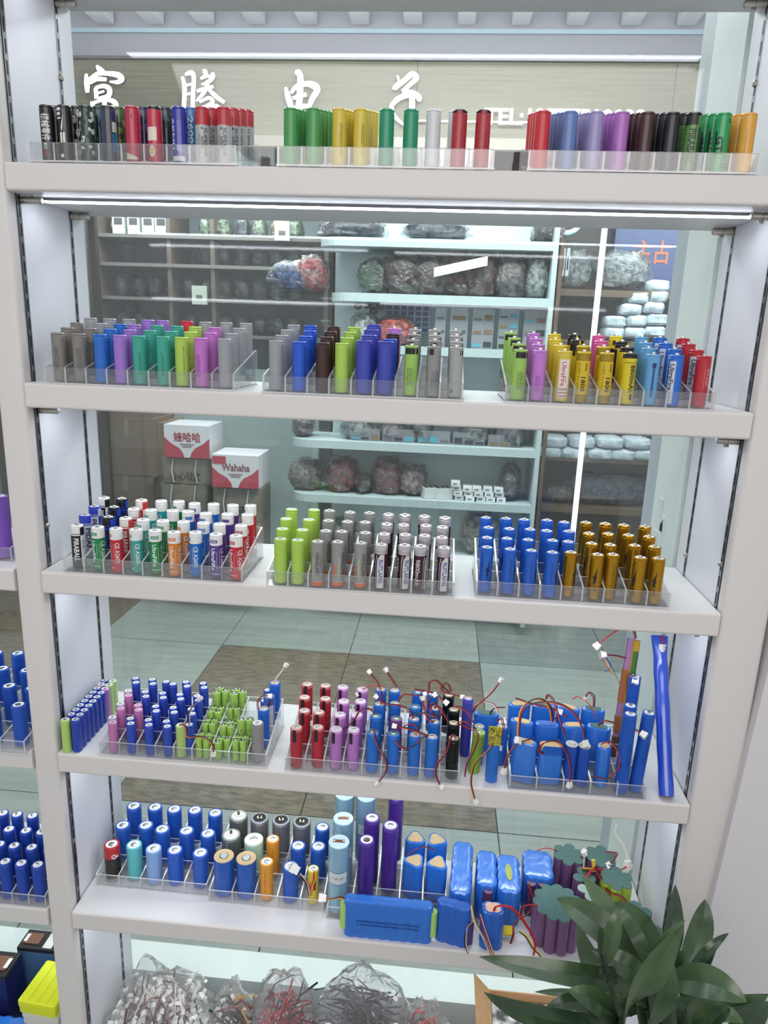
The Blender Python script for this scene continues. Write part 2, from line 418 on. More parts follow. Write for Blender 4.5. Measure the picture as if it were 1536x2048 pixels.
# ------------------------------------------------------------------ batteries
R0, H0 = 0.0095, 0.067
ST = {}
def style(name, look, col, h=H0, r=R0, top='flat', bands=(), decals=(), rough=0.32, metal=0.0, rim=None, ring=RING, kind=None):
    ST[name] = dict(look=look, col=col, h=h, r=r, top=top, bands=bands, decals=decals, rough=rough, metal=metal, rim=rim, ring=ring,
                    kind=kind or {'flat': 'flat_top_battery', 'button': 'button_top_battery'}.get(top, 'battery'), proto=None)
def cyl(mb, r, h, V, F, m, eps): mb.add([((r + eps) * math.sin(t), -(r + eps) * math.cos(t), z) for t, z in V], F, m)
def add_decal(mb, d, r, h):
    k = d[0]
    if k == 'text':      # ('text', body, rgb, letter height, angle, z where it starts, bold, length)
        _, body, rgb, size, th, z0, bold, length = d
        v, f = text_geo(body, bold); sc = size / 0.7; w = max(p[0] for p in v); sx = length / w if length else sc
        v = [(x * sx, y * sc - size / 2) for x, y in v]
        v, f = cut_strips(v, f, 1, r * .22)
        cyl(mb, r, h, [(math.radians(th) + y / r, z0 - x) for x, y in v], f, pm(rgb, .4), .00022)
    elif k == 'htext':   # letters running round the cylinder
        _, body, rgb, size, th, z0, bold, length = d
        v, f = text_geo(body, bold); sc = size / 0.7; w = max(p[0] for p in v); sx = length / w if length else sc
        v = [(x * sx - w * sx / 2, y * sc) for x, y in v]; v, f = cut_strips(v, f, 0, r * .22)
        cyl(mb, r, h, [(math.radians(th) + x / r, z0 + y) for x, y in v], f, pm(rgb, .4), .0003)
    elif k == 'rect':    # ('rect', rgb, angle from, angle to, z from, z to, lift)
        _, rgb, a, b, z0, z1 = d[:6]; e = d[6] if len(d) > 6 else .00012
        n = max(1, int((b - a) / 14) + 1)
        V = [(math.radians(a + (b - a) * i / n), z) for i in range(n + 1) for z in (z0, z1)]
        cyl(mb, r, h, V, [(2 * i, 2 * i + 2, 2 * i + 3, 2 * i + 1) for i in range(n)], pm(rgb, .4), e)
    elif k == 'poly':    # ('poly', rgb, [(angle, z) ...])
        v = [(math.radians(a) * r, z) for a, z in d[2]]
        V, F = cut_strips(v, [tuple(range(len(v)))], 0, r * .22)
        cyl(mb, r, h, [(x / r, z) for x, z in V], F, pm(d[1], .4), .0002 if len(d) < 4 else d[3])
    elif k == 'codes':   # faint lines of tiny print: ('codes', rgb, angle, z0, z1, lines)
        _, rgb, th, z0, z1, n = d; rn = random.Random(int(th * 7 + z0 * 1e4))
        for i in range(n):
            z = z1 - rn.uniform(0, .004)
            while z > z0:
                L = rn.uniform(.0006, .0022)
                a = th + i * 13
                add_decal(mb, ('rect', rgb, a - rn.uniform(1.5, 4), a + rn.uniform(1.5, 4), z - L, z, .0002), r, h); z -= L + rn.uniform(.0004, .0012)
    elif k == 'blobs':   # generic scattered motif
        _, rgb, n, seed, s = d; rn = random.Random(seed)
        for i in range(n):
            th = rn.uniform(-100, 100); z = rn.uniform(.006, h - .008); a = rn.uniform(.4, 1) * s; bb = rn.uniform(.5, 1.2) * s
            add_decal(mb, ('poly', rgb, [(th + math.degrees(a / r) * math.cos(q * PI / 4) * (1 + .3 * (q % 2)), z + bb * math.sin(q * PI / 4)) for q in range(8)]), r, h)
def make_battery(s):
    q = ST[s]; r, h = q['r'], q['h']; n = 22
    base = pm(q['col'], q['rough'], q['metal'])
    prof = [(r - .0012, 0, base), (r, .0012, base)]
    for z, c in q['bands']:
        mm = pm(c, q['rough'], q['metal'] if not isinstance(c, list) else 0)
        prof.append((r, z, mm))
    last = prof[-1][2]
    if q['rim']: last = pm(q['rim'], q['rough'])
    top = q['top']
    if top in ('kraft', 'strip'): prof += [(r, h - .0006, last), (r - .0006, h, last)]
    else: prof += [(r, h - .0042, last), (r - .00045, h - .0036, last), (r - .00045, h - .0030, last), (r, h - .0024, last), (r, h - .0012, last), (r - .0012, h, last), (r * .74, h + .0001, last)]
    b = MB(); b.lathe(prof, n, top=top in ('kraft', 'strip'))
    for d in q['decals']: add_decal(b, d, r, h)
    o = b.build(q['kind']); kids = []
    if top == 'kraft':
        t = MB(); t.lathe([(r * .98, h - .0001, KRAFT), (r * .98, h + .0006, KRAFT), (r * .45, h + .0006, KRAFT)], n, top=False); kids.append(t.build('end_paper', o))
        t = MB(); t.lathe([(r * .45, h + .0005, DARK), (r * .40, h + .0007, STEEL), (r * .36, h + .0016, STEEL), (0.0001, h + .0016, STEEL)], n); kids.append(t.build('terminal', o))
    elif top == 'strip':
        t = MB(); t.lathe([(r * .96, h - .0001, pm((196, 222, 228), .3)), (r * .96, h + .0008, pm((196, 222, 228), .3)), (.0001, h + .001, pm((206, 226, 230), .3))], n); kids.append(t.build('end_disc', o))
        t = MB(); cu = pm((150, 92, 66), .35, .6); t.box(-r * .52, -r * .15, h + .0008, r * .52, r * .15, h + .0024, cu)
        for x in (-r * .42, r * .42): t.lathe([(r * .13, h + .002, CHROME), (r * .13, h + .0036, CHROME), (r * .08, h + .0042, CHROME)], 10, (x, 0, 0))
        kids.append(t.build('terminal_strip', o))
    elif top == 'stud':
        ins = DARK if q['ring'] is DARK else pm((226, 226, 218), .4)
        t = MB(); t.lathe([(r * .74, h, ins), (r * .5, h + .001, ins), (r * .42, h - .0005 if ins is DARK else h + .003, ins), (.0001, h - .0005 if ins is DARK else h + .003, ins)], n); kids.append(t.build('insulator', o))
        t = MB(); br = pm((120, 84, 70), .35, .7); t.lathe([(r * .3, h - .001, CHROME), (r * .3, h + .002, CHROME), (r * .14, h + .0024, br), (r * .14, h + .0085, br), (r * .08, h + .009, br)], 12); kids.append(t.build('terminal_stud', o))
    else:
        t = MB(); t.lathe([(r * .76, h - .0004, q['ring']), (r * .7, h - .0002, q['ring']), (r * .48, h - .0006, q['ring'])], n, top=False); kids.append(t.build('insulator_ring', o))
        t = MB()
        if top == 'button': t.lathe([(r * .5, h - .0008, CHROME), (r * .34, h - .0004, CHROME), (r * .32, h + .0018, CHROME), (r * .22, h + .0022, CHROME), (.0001, h + .0022, CHROME)], 16)
        else: t.lathe([(r * .5, h - .0009, DARK), (r * .46, h - .0012, DARK), (r * .44, h - .0003, STEEL), (r * .38, h, STEEL), (.0001, h, STEEL)], 16)
        kids.append(t.build('terminal', o))
    KIDS[o.name] = kids
    return o
def put(s, x, y, z, label, group, spin=0.0, tilt=None):
    q = ST[s]
    if q['proto'] is None: o = q['proto'] = make_battery(s)
    else: o = copy_tree(q['proto'])
    o.location = (x, y, z); o.rotation_euler = (tilt[0] if tilt else 0, tilt[1] if tilt else 0, math.radians(spin))
    return tag(o, label, 'battery', group)
ORD = ['first', 'second', 'third', 'fourth', 'fifth', 'sixth', 'seventh', 'eighth', 'ninth']
ROW = ['front', 'second', 'third', 'back']
GRID = {
 '2L': [(0,0,0.0458,0.019),(0,1,0.0761,0.019),(0,2,0.1075,0.019),(0,3,0.1363,0.019),(0,4,0.1635,0.019),(0,5,0.1983,0.019),(0,6,0.2249,0.019),(0,7,0.2527,0.019),(0,8,0.2863,0.019),(1,0,0.0441,0.0495),(1,1,0.0786,0.0495),(1,2,0.1084,0.0495),(1,3,0.1378,0.0495),(1,4,0.1671,0.0495),(1,5,0.1982,0.0495),(1,6,0.2272,0.0495),(1,7,0.2565,0.0495),(1,8,0.2864,0.0495),(2,0,0.0425,0.08),(2,1,0.0793,0.08),(2,2,0.1096,0.08),(2,3,0.1321,0.08),(2,4,0.1657,0.08),(2,5,0.1961,0.08),(2,6,0.2233,0.08),(2,7,0.253,0.08),(2,8,0.2894,0.08),(3,0,0.049,0.1105),(3,1,0.0793,0.1105),(3,2,0.1096,0.1105),(3,3,0.1399,0.1105),(3,4,0.1629,0.1105),(3,5,0.2003,0.1105),(3,6,0.2287,0.1105),(3,7,0.2611,0.1105),(3,8,0.2914,0.1105)],
 '2M': [(0,0,0.3594,0.016),(0,1,0.392,0.016),(0,2,0.4249,0.016),(0,3,0.4514,0.016),(0,4,0.482,0.016),(0,5,0.5112,0.016),(0,6,0.5468,0.016),(0,7,0.5771,0.016),(0,8,0.6074,0.016),(1,0,0.361,0.0465),(1,1,0.3953,0.0465),(1,2,0.4256,0.0465),(1,3,0.4542,0.0465),(1,4,0.4853,0.0465),(1,5,0.5155,0.0465),(1,6,0.5468,0.0465),(1,7,0.5771,0.0465),(1,8,0.6074,0.0465),(2,0,0.3619,0.077),(2,1,0.3952,0.077),(2,2,0.4256,0.077),(2,3,0.4544,0.077),(2,4,0.4847,0.077),(2,5,0.5163,0.077),(2,6,0.5468,0.077),(2,7,0.5769,0.077),(2,8,0.6074,0.077),(3,0,0.365,0.1075),(3,1,0.3909,0.1075),(3,2,0.4256,0.1075),(3,3,0.4559,0.1075),(3,4,0.4853,0.1075),(3,5,0.5161,0.1075),(3,6,0.5468,0.1075),(3,7,0.5755,0.1075),(3,8,0.6063,0.1075)],
 '2R': [(0,0,0.6935,0.022),(0,1,0.7196,0.022),(0,2,0.7522,0.022),(0,3,0.7779,0.022),(0,4,0.8082,0.022),(0,5,0.8385,0.022),(0,6,0.8688,0.022),(0,7,0.8991,0.022),(0,8,0.9343,0.022),(1,0,0.6934,0.0525),(1,1,0.7203,0.0525),(1,2,0.7506,0.0525),(1,3,0.7819,0.0525),(1,4,0.8093,0.0525),(1,5,0.8407,0.0525),(1,6,0.8696,0.0525),(1,7,0.9045,0.0525),(1,8,0.934,0.0525),(2,0,0.6896,0.083),(2,1,0.72,0.083),(2,2,0.7476,0.083),(2,3,0.7781,0.083),(2,4,0.8113,0.083),(2,5,0.8407,0.083),(2,6,0.8731,0.083),(2,7,0.9005,0.083),(2,8,0.932,0.083),(3,0,0.687,0.1135),(3,1,0.7198,0.1135),(3,2,0.7503,0.1135),(3,3,0.7789,0.1135),(3,4,0.8136,0.1135),(3,5,0.8385,0.1135),(3,6,0.8747,0.1135),(3,7,0.9009,0.1135),(3,8,0.9329,0.1135)],
 '3L': [(0,0,0.0496,0.0237),(0,1,0.0843,0.0201),(0,2,0.1139,0.0177),(0,3,0.1442,0.0195),(0,4,0.1735,0.0195),(0,5,0.2038,0.016),(0,6,0.2349,0.0216),(0,7,0.2674,0.0179),(0,8,0.2984,0.0162),(1,0,0.0477,0.0542),(1,1,0.0863,0.0515),(1,2,0.1142,0.0509),(1,3,0.1431,0.0482),(1,4,0.1744,0.0483),(1,5,0.2065,0.0495),(1,6,0.2378,0.0487),(1,7,0.2635,0.0473),(1,8,0.2975,0.0466),(2,0,0.0491,0.0825),(2,1,0.0803,0.0847),(2,2,0.1144,0.081),(2,3,0.1423,0.08),(2,4,0.1767,0.0838),(2,5,0.2012,0.0843),(2,6,0.2322,0.0772),(2,7,0.266,0.0814),(2,8,0.297,0.0847),(3,0,0.0502,0.1125),(3,1,0.0808,0.1116),(3,2,0.1148,0.1094),(3,3,0.1469,0.1119),(3,4,0.175,0.1148),(3,5,0.2038,0.1073),(3,6,0.2342,0.1101),(3,7,0.2664,0.1088),(3,8,0.2939,0.1134)],
 '3M': [(0,0,0.3663,0.0126),(0,1,0.3922,0.0118),(0,2,0.4219,0.01),(0,3,0.4511,0.0138),(0,4,0.485,0.0142),(0,5,0.5147,0.0135),(0,6,0.5488,0.0165),(0,7,0.5721,0.0168),(0,8,0.6063,0.0166),(1,0,0.3627,0.0405),(1,1,0.3933,0.0406),(1,2,0.4284,0.0418),(1,3,0.4524,0.0437),(1,4,0.488,0.0436),(1,5,0.5165,0.0442),(1,6,0.5477,0.0466),(1,7,0.5767,0.0476),(1,8,0.6024,0.0428),(2,0,0.3615,0.0715),(2,1,0.3969,0.0736),(2,2,0.4273,0.0738),(2,3,0.4569,0.0741),(2,4,0.4837,0.076),(2,5,0.5178,0.0731),(2,6,0.5435,0.0741),(2,7,0.5775,0.0778),(2,8,0.6029,0.0735),(3,0,0.3631,0.1035),(3,1,0.3984,0.1078),(3,2,0.4234,0.1068),(3,3,0.4566,0.103),(3,4,0.4872,0.1062),(3,5,0.5173,0.1042),(3,6,0.5434,0.1054),(3,7,0.5741,0.1048),(3,8,0.6065,0.1025)],
 '3R': [(0,0,0.6687,0.0293),(0,1,0.7017,0.0263),(0,2,0.7322,0.0259),(0,3,0.7619,0.0226),(0,4,0.7893,0.0288),(0,5,0.8264,0.0248),(0,6,0.8488,0.0292),(0,7,0.886,0.0228),(0,8,0.9111,0.0225),(1,0,0.6696,0.0539),(1,1,0.6993,0.0554),(1,2,0.7303,0.055),(1,3,0.7666,0.0592),(1,4,0.7893,0.0569),(1,5,0.8232,0.0551),(1,6,0.8496,0.0532),(1,7,0.8862,0.0574),(1,8,0.9143,0.0566),(2,0,0.6728,0.0845),(2,1,0.7045,0.0842),(2,2,0.736,0.0877),(2,3,0.761,0.0846),(2,4,0.7946,0.0885),(2,5,0.8238,0.0833),(2,6,0.8534,0.0875),(2,7,0.8834,0.0864),(2,8,0.9131,0.084),(3,0,0.6702,0.1155),(3,1,0.7018,0.117),(3,2,0.7298,0.1169),(3,3,0.7658,0.12),(3,4,0.7912,0.1132),(3,5,0.8254,0.119),(3,6,0.8551,0.1184),(3,7,0.8826,0.1161),(3,8,0.9142,0.1145)],
 '4L': [(0,0,0.0833,0.0228),(0,1,0.1153,0.0209),(0,2,0.1464,0.0208),(0,3,0.1749,0.0209),(0,4,0.2074,0.0276),(1,0,0.0871,0.0539),(1,1,0.1169,0.0524),(1,2,0.1452,0.0521),(1,3,0.1772,0.0532),(1,4,0.2074,0.0553),(2,0,0.0864,0.0831),(2,1,0.117,0.0825),(2,2,0.1469,0.0834),(2,3,0.178,0.0834),(2,4,0.2039,0.0886),(3,0,0.0856,0.1136),(3,1,0.1149,0.1143),(3,2,0.1479,0.1191),(3,3,0.1778,0.1132),(3,4,0.2078,0.117)],
 '4M': [(0,0,0.3903,0.016),(0,1,0.4233,0.0217),(0,2,0.453,0.0208),(0,3,0.4804,0.023),(0,4,0.5114,0.02),(0,5,0.5441,0.0203),(0,6,0.5773,0.021),(0,7,0.6045,0.0198),(0,8,0.6379,0.0203),(1,0,0.3953,0.0555),(1,1,0.4195,0.054),(1,2,0.4543,0.0519),(1,3,0.4813,0.0555),(1,4,0.5125,0.0555),(1,5,0.5459,0.0526),(1,6,0.5743,0.0555),(1,7,0.607,0.0517),(1,8,0.6379,0.0521),(2,0,0.3897,0.0848),(2,1,0.4249,0.0854),(2,2,0.4561,0.0819),(2,3,0.4839,0.086),(2,4,0.5156,0.0813),(2,5,0.5409,0.086),(2,6,0.5748,0.081),(2,7,0.6076,0.0806),(2,8,0.6379,0.0804),(3,0,0.3882,0.1165),(3,1,0.4197,0.1158),(3,2,0.4497,0.1153),(3,3,0.4834,0.1126),(3,4,0.5145,0.1165),(3,5,0.538,0.1165),(3,6,0.5773,0.1165),(3,7,0.6027,0.1141),(3,8,0.6295,0.1133)],
 '5L': [(0,0,0.0356,0.0861),(0,1,0.0748,0.0925),(0,2,0.1137,0.0872),(0,3,0.1529,0.0889),(0,4,0.2004,0.0877),(1,0,0.0351,0.1326),(1,1,0.0781,0.1381),(1,2,0.1124,0.1315),(1,3,0.1585,0.1332),(1,4,0.2002,0.131),(2,0,0.036,0.1807),(2,1,0.0776,0.1827),(2,2,0.1165,0.1816),(2,3,0.157,0.1839),(2,4,0.1982,0.1809)],
 '1L': [(0,0,0.0553,0.017),(0,1,0.0791,0.017),(0,2,0.1089,0.017),(0,3,0.1384,0.017),(0,4,0.1707,0.017),(0,5,0.2001,0.017),(0,6,0.2333,0.017),(0,7,0.2636,0.017),(0,8,0.2925,0.017),(1,0,0.0504,0.0475),(1,1,0.0805,0.0475),(1,2,0.1112,0.0475),(1,3,0.1384,0.0475),(1,4,0.1727,0.0475),(1,5,0.2036,0.0475),(1,6,0.2383,0.0475),(1,7,0.2656,0.0475),(1,8,0.2953,0.0475),(2,7,0.2641,0.078),(2,8,0.2961,0.078),(3,8,0.2974,0.1085)],
 '1M': [(0,0,0.3801,0.017),(0,1,0.4094,0.017),(0,2,0.4427,0.017),(0,3,0.4699,0.017),(0,4,0.5029,0.017),(0,5,0.5335,0.017),(0,6,0.5618,0.017),(0,7,0.5946,0.017),(0,8,0.6241,0.017),(1,0,0.3791,0.0475),(1,1,0.409,0.0475),(1,2,0.4434,0.0475),(1,3,0.4697,0.0475),(1,7,0.5893,0.0475),(2,0,0.3782,0.078),(2,1,0.409,0.078),(2,2,0.443,0.078),(2,3,0.4715,0.078),(3,0,0.3776,0.1085),(3,1,0.4093,0.1085),(3,2,0.4429,0.1085),(3,3,0.4735,0.1085)],
 '1R': [(0,0,0.6975,0.017),(0,1,0.7305,0.017),(0,2,0.7621,0.017),(0,3,0.7934,0.017),(0,4,0.8237,0.017),(0,5,0.854,0.017),(0,6,0.8795,0.017),(0,7,0.9146,0.017),(0,8,0.9449,0.017),(1,0,0.6971,0.0475),(1,1,0.7299,0.0475),(1,2,0.7619,0.0475),(1,3,0.7934,0.0475),(1,4,0.8237,0.0475),(1,5,0.854,0.0475),(1,6,0.8784,0.0475),(1,7,0.9146,0.0475),(1,8,0.9449,0.0475),(2,0,0.6972,0.078),(2,1,0.7284,0.078),(2,2,0.7614,0.078),(2,3,0.7934,0.078),(2,4,0.8237,0.078),(2,5,0.854,0.078),(2,6,0.8809,0.078),(2,7,0.9146,0.078),(2,8,0.9449,0.078),(3,0,0.6963,0.1085),(3,1,0.7271,0.1085),(3,2,0.7605,0.1085),(3,3,0.793,0.1085),(3,4,0.8237,0.1085),(3,5,0.854,0.1085),(3,7,0.9146,0.1085)],
}
BK = (30, 28, 32)
def cd(rgb=(70, 70, 74), th=8, z0=.016, z1=.05, n=3): return ('codes', rgb, th, z0, z1, n)
# plain wraps
for nm, look, col, dec in [
    ('gray', 'light grey flat-top', (150, 152, 156), []), ('graybrown', 'warm grey flat-top', (126, 122, 118), [cd((60, 58, 56), 4)]),
    ('blue', 'bright blue flat-top', (36, 104, 190), []), ('royal', 'royal blue flat-top', (34, 84, 196), []), ('lav', 'lavender flat-top', (152, 112, 196), []),
    ('teal', 'teal flat-top', (58, 158, 140), [cd((30, 70, 66), 12, .014, .046, 2)]), ('lime', 'lime green flat-top', (166, 200, 84), []),
    ('limep', 'lime green printed flat-top', (166, 196, 84), [cd((34, 48, 30), 38, .018, .056, 1)]),
    ('pink', 'orchid pink flat-top', (186, 112, 190), [cd((110, 50, 110), -14, .014, .046, 3)]), ('red', 'red flat-top', (196, 44, 54), []),
    ('brown', 'dark brown flat-top', (62, 34, 34), []), ('green', 'mid green flat-top', (70, 148, 80), []), ('yellow', 'yellow flat-top', (206, 184, 64), [cd((90, 80, 30), 14, .012, .05, 2)]),
    ('teal2', 'emerald green flat-top', (34, 140, 104), []), ('white', 'pale grey-white flat-top', (206, 208, 210), []),
    ('cornflower', 'cornflower blue flat-top', (98, 124, 176), []), ('lilac', 'pale lilac flat-top', (150, 140, 186), []),
    ('violet', 'violet pink flat-top', (168, 104, 180), [cd((110, 60, 120), -30, .012, .03, 1)]), ('black', 'glossy black flat-top', (22, 24, 34), []),
    ('orange', 'amber orange flat-top', (216, 158, 62), [cd((130, 96, 40), -10, .012, .05, 1)])]:
    style(nm, look, col, decals=dec)
style('navy21', 'larger dark blue flat-top', (60, 68, 168), h=.0715, r=.0112)
style('redband', 'red flat-top with black rim', (170, 44, 56), rim=(28, 26, 28), decals=[('rect', (150, 40, 50), -20, 20, .061, .0655), cd((90, 24, 30), 20, .02, .045, 1)])
# top shelf, left organiser: picture wraps kept generic
def pic(nm, look, col, dec, rim=None, rough=.25): style(nm, look, col, decals=dec, rim=rim, rough=rough)
pic('kanji', 'black wrap with white vertical characters', (22, 22, 26), [('text', '機械零件', (228, 228, 226), .0085, 14, .056, .01, .032), ('text', 'MOD', (228, 228, 226), .004, 10, .0215, .02, .008), ('text', 'MOD', (180, 40, 40), .004, 10, .0118, .02, .008)])
pic('blkwhite', 'black wrap with white bars', (24, 24, 28), [('rect', (225, 225, 220), -34, 6, .060, .0635), ('rect', (225, 225, 220), -34, 2, .0545, .058), ('rect', (225, 225, 220), -34, 4, .050, .052), ('poly', (225, 225, 220), [(2, .04), (24, .056), (14, .04), (6, .034)]), ('rect', (228, 222, 205), -8, 8, .022, .034), ('rect', (228, 222, 205), 14, 30, .022, .034), ('rect', (220, 220, 215), -14, 14, .004, .008)])
pic('darknavy', 'plain dark navy', (28, 32, 48), [('rect', (80, 100, 110), -10, 20, .03, .045)])
skull = [('poly', (220, 218, 200), [(t + 16 * math.cos(a * PI / 4), z + .0052 * math.sin(a * PI / 4)) for a in range(8)]) for t, z in ((-40, .058), (0, .05), (38, .058), (-20, .037), (24, .034), (-46, .024), (4, .021), (44, .02), (-20, .009), (26, .008), (60, .046), (-66, .045))]
skull += [('poly', (20, 20, 24), [(t + dx + 3.6 * math.cos(a * PI / 3), z + dz + .0013 * math.sin(a * PI / 3)) for a in range(6)], .0003) for t, z in ((-40, .058), (0, .05), (38, .058), (-20, .037), (24, .034), (-46, .024), (4, .021), (44, .02)) for dx, dz in ((-6, .0012), (6, .0012), (0, -.0026))]
pic('skulls', 'black wrap with pale skull pattern', (22, 22, 26), skull)
pic('swirl', 'dark wrap with pale green brush strokes', (40, 56, 54), [('blobs', (190, 206, 196), 26, 4, .0032), ('blobs', (20, 26, 28), 20, 9, .0026), ('blobs', (150, 50, 48), 5, 14, .003)])
pic('darkteal', 'dark teal patterned', (28, 52, 56), [('blobs', (60, 100, 100), 14, 3, .003), ('blobs', (14, 18, 24), 14, 5, .0035)])
pic('silverblue', 'dark grey wrap with blue side', (58, 58, 66), [('rect', (52, 120, 176), -75, -42, .003, .063), ('rect', (40, 40, 96), 30, 80, .05, .063), ('rect', (196, 204, 206), 40, 80, .036, .048), ('rect', (44, 110, 170), 40, 80, .012, .034)])
pic('camo', 'green and brown camouflage', (74, 96, 52), [('blobs', (40, 30, 28), 14, 8, .004), ('blobs', (120, 140, 70), 12, 2, .0035), ('blobs', (160, 110, 90), 8, 21, .003)])
pic('crimson', 'crimson wrap with pale foot', (178, 44, 72), [('poly', (214, 206, 196), [(-60, .003), (60, .003), (60, .006), (-60, .013)]), ('poly', (60, 20, 40), [(18, .052), (26, .058), (30, .052)])])
pic('dkblue', 'dark blue and red patterned', (34, 42, 80), [('blobs', (70, 80, 150), 16, 6, .003), ('blobs', (140, 40, 54), 7, 12, .003)])
pic('redcream', 'red wrap with cream and yellow patches', (186, 46, 70), [('rect', (214, 208, 196), -40, 40, .026, .042), ('poly', (214, 214, 200), [(24 * math.cos(a * PI / 8), .0135 + .0072 * math.sin(a * PI / 8)) for a in range(16)]), ('poly', (206, 190, 70), [(14 * math.cos(a * PI / 6), .0135 + .004 * math.sin(a * PI / 6)) for a in range(12)], .0003)], rim=(24, 24, 26))
pic('akblue', 'indigo blue wrap with white print', (46, 52, 150), [('text', 'AKNU', (214, 218, 236), .0048, -38, .054, .02, .038), cd((150, 156, 210), 4, .014, .052, 3), ('rect', (216, 216, 222), -60, 60, .002, .008)])
pic('sky2600', 'sky blue wrap with white digits', (54, 120, 180), [('text', '2600', (210, 228, 238), .0072, 14, .055, .01, .032)])
style('redgrey', 'grey wrap with red upper band', (168, 170, 172), bands=[(.0455, (176, 46, 56))], decals=[('text', 'SUPERNE', (60, 62, 70), .0042, 30, .042, .01, .034), ('rect', (120, 122, 122), -8, 16, .018, .032), ('rect', (70, 66, 66), -4, 10, .040, .0425), cd((110, 110, 112), -30, .006, .036, 2)])
pic('pirag', 'green wrap with black cap and lettering', (84, 128, 66), [('text', 'PIRABALL', (24, 26, 24), .0078, 2, .048, .015, .040), ('rect', (54, 54, 56), 46, 95, .002, .05), ('rect', (28, 28, 30), -60, 34, .0525, .063)], rim=(30, 30, 32))
pic('gtl', 'bright green wrap with black lettering', (38, 150, 88), [('text', 'GTL', (20, 30, 26), .0075, -8, .040, .03, .024), ('rect', (28, 42, 38), -44, -30, .020, .046), ('rect', (24, 70, 50), 60, 64, .014, .05), ('rect', (24, 60, 44), 40, 70, .058, .0595), ('rect', (24, 60, 44), 40, 70, .0555, .057), ('rect', (24, 60, 44), 20, 50, .005, .0065), ('rect', (24, 60, 44), 20, 50, .0085, .01)])
# second shelf
def patch(dark): return [('rect', (26, 26, 26), -16, 12, .055, .064), ('rect', (26, 26, 26), -30, -24, .055, .064)]
style('ncrg', 'apple green button-top with black band', (150, 190, 92), top='button', decals=[('rect', (26, 26, 24), -62, 26, .0555, .0635), ('rect', (26, 26, 24), 34, 60, .0555, .0635), cd((52, 66, 36), -34, .014, .038, 4), ('rect', (60, 76, 40), 20, 22.5, .017, .034)])
style('ncrgrey', 'grey button-top with black patch', (138, 138, 138), top='button', decals=[('rect', (26, 26, 26), -24, 12, .0555, .0635), ('rect', (26, 26, 26), -40, -34, .0555, .0635), cd((80, 80, 80), 6, .012, .036, 5)])
style('greyb', 'light grey button-top', (160, 160, 160), top='button', decals=[('rect', (30, 30, 30), 44, 60, .056, .063), ('rect', (30, 30, 30), 28, 34, .056, .063), ('rect', (90, 90, 90), -40, -24, .006, .011)])
style('pinkb', 'orchid pink button-top', (186, 118, 200), top='button', decals=[cd((120, 66, 134), -20, .012, .036, 3)])
style('hotpinkb', 'hot pink button-top', (214, 92, 160), top='button', decals=[cd((160, 50, 110), 0, .014, .05, 2)])
style('ufyel', 'yellow button-top with white label', (206, 186, 70), top='button', decals=[('rect', (224, 214, 206), -52, 30, .005, .056), ('text', 'UltraFire', (186, 70, 70), .0058, -14, .053, .015, .032), ('poly', (206, 60, 60), [(-4, .026), (6, .027), (12, .024), (4, .031), (2, .028)], .0004), ('rect', (176, 66, 60), -46, 26, .016, .0172, .0003), ('rect', (176, 66, 60), -46, 26, .0115, .0127, .0003), ('rect', (176, 66, 60), -46, 26, .007, .0082, .0003)])
style('yelb', 'yellow button-top', (212, 190, 48), top='button', decals=[('codes', (110, 84, 40), -20, .01, .055, 2)])
st = [('rect', (60, 46, 16), a, a + 4, z, z + .0078) for a in range(-92, 92, 9) for z in (.0015, .0565)]
style('y1800', 'mustard yellow button-top with striped ends', (206, 176, 34), top='button', decals=st + [('text', '1800', (36, 32, 24), .0056, 4, .034, .02, .019), ('text', 'Aolei', (60, 48, 20), .0034, 22, .052, .01, .010), ('text', 'mAh Li-ion', (112, 92, 20), .003, -34, .052, 0, .034), ('rect', (60, 46, 16), -95, 95, .0555, .0562), ('rect', (60, 46, 16), -95, 95, .0097, .0104)])
style('yblk', 'yellow button-top with black upper band', (206, 184, 36), top='button', bands=[(.052, (26, 24, 26))], decals=[('rect', (214, 196, 40), 8, 22, .052, .066), ('rect', (26, 24, 26), -40, -16, .045, .056), ('codes', (60, 52, 20), 20, .012, .04, 2)])
style('y8800', 'yellow button-top with black rim and digits', (212, 190, 36), top='button', bands=[(.0605, (26, 24, 26))], decals=[('rect', (40, 36, 30), -60, 60, .0545, .0552), ('text', '8800mAh', (36, 34, 28), .0066, 12, .052, .02, .036), ('rect', (60, 54, 30), 4, 26, .006, .014), ('rect', (26, 24, 26), 62, 95, .01, .056)])
style('ypk', 'yellow and black button-top with large letters', (206, 184, 40), top='button', bands=[(.0575, (28, 26, 28))], decals=[('text', 'PKCELL', (34, 32, 26), .008, 6, .052, .02, .042), ('rect', (216, 200, 50), 30, 70, .0575, .065), ('rect', (28, 26, 28), -95, -50, .004, .056)])
style('blky', 'black button-top with yellow cap', (28, 27, 28), top='button', bands=[(.049, (222, 204, 34))], decals=[('rect', (40, 36, 20), -40, -14, .054, .0605), ('rect', (60, 54, 20), 0, 40, .0565, .0585)])
style('skyb', 'light sky blue button-top', (98, 160, 206), top='button', decals=[('rect', (46, 84, 140), -2, 18, .011, .05), ('rect', (30, 50, 110), -8, 24, .049, .0555)])
style('ufblue', 'bright blue button-top with white label', (38, 104, 194), top='button', decals=[('rect', (200, 204, 214), -62, -8, .003, .059), ('text', 'UltraFire', (70, 62, 84), .0062, -36, .055, .02, .034)] + [('rect', (40, 40, 44), -60, -36, z, z + .0026, .0003) for z in (.006, .011, .016)])
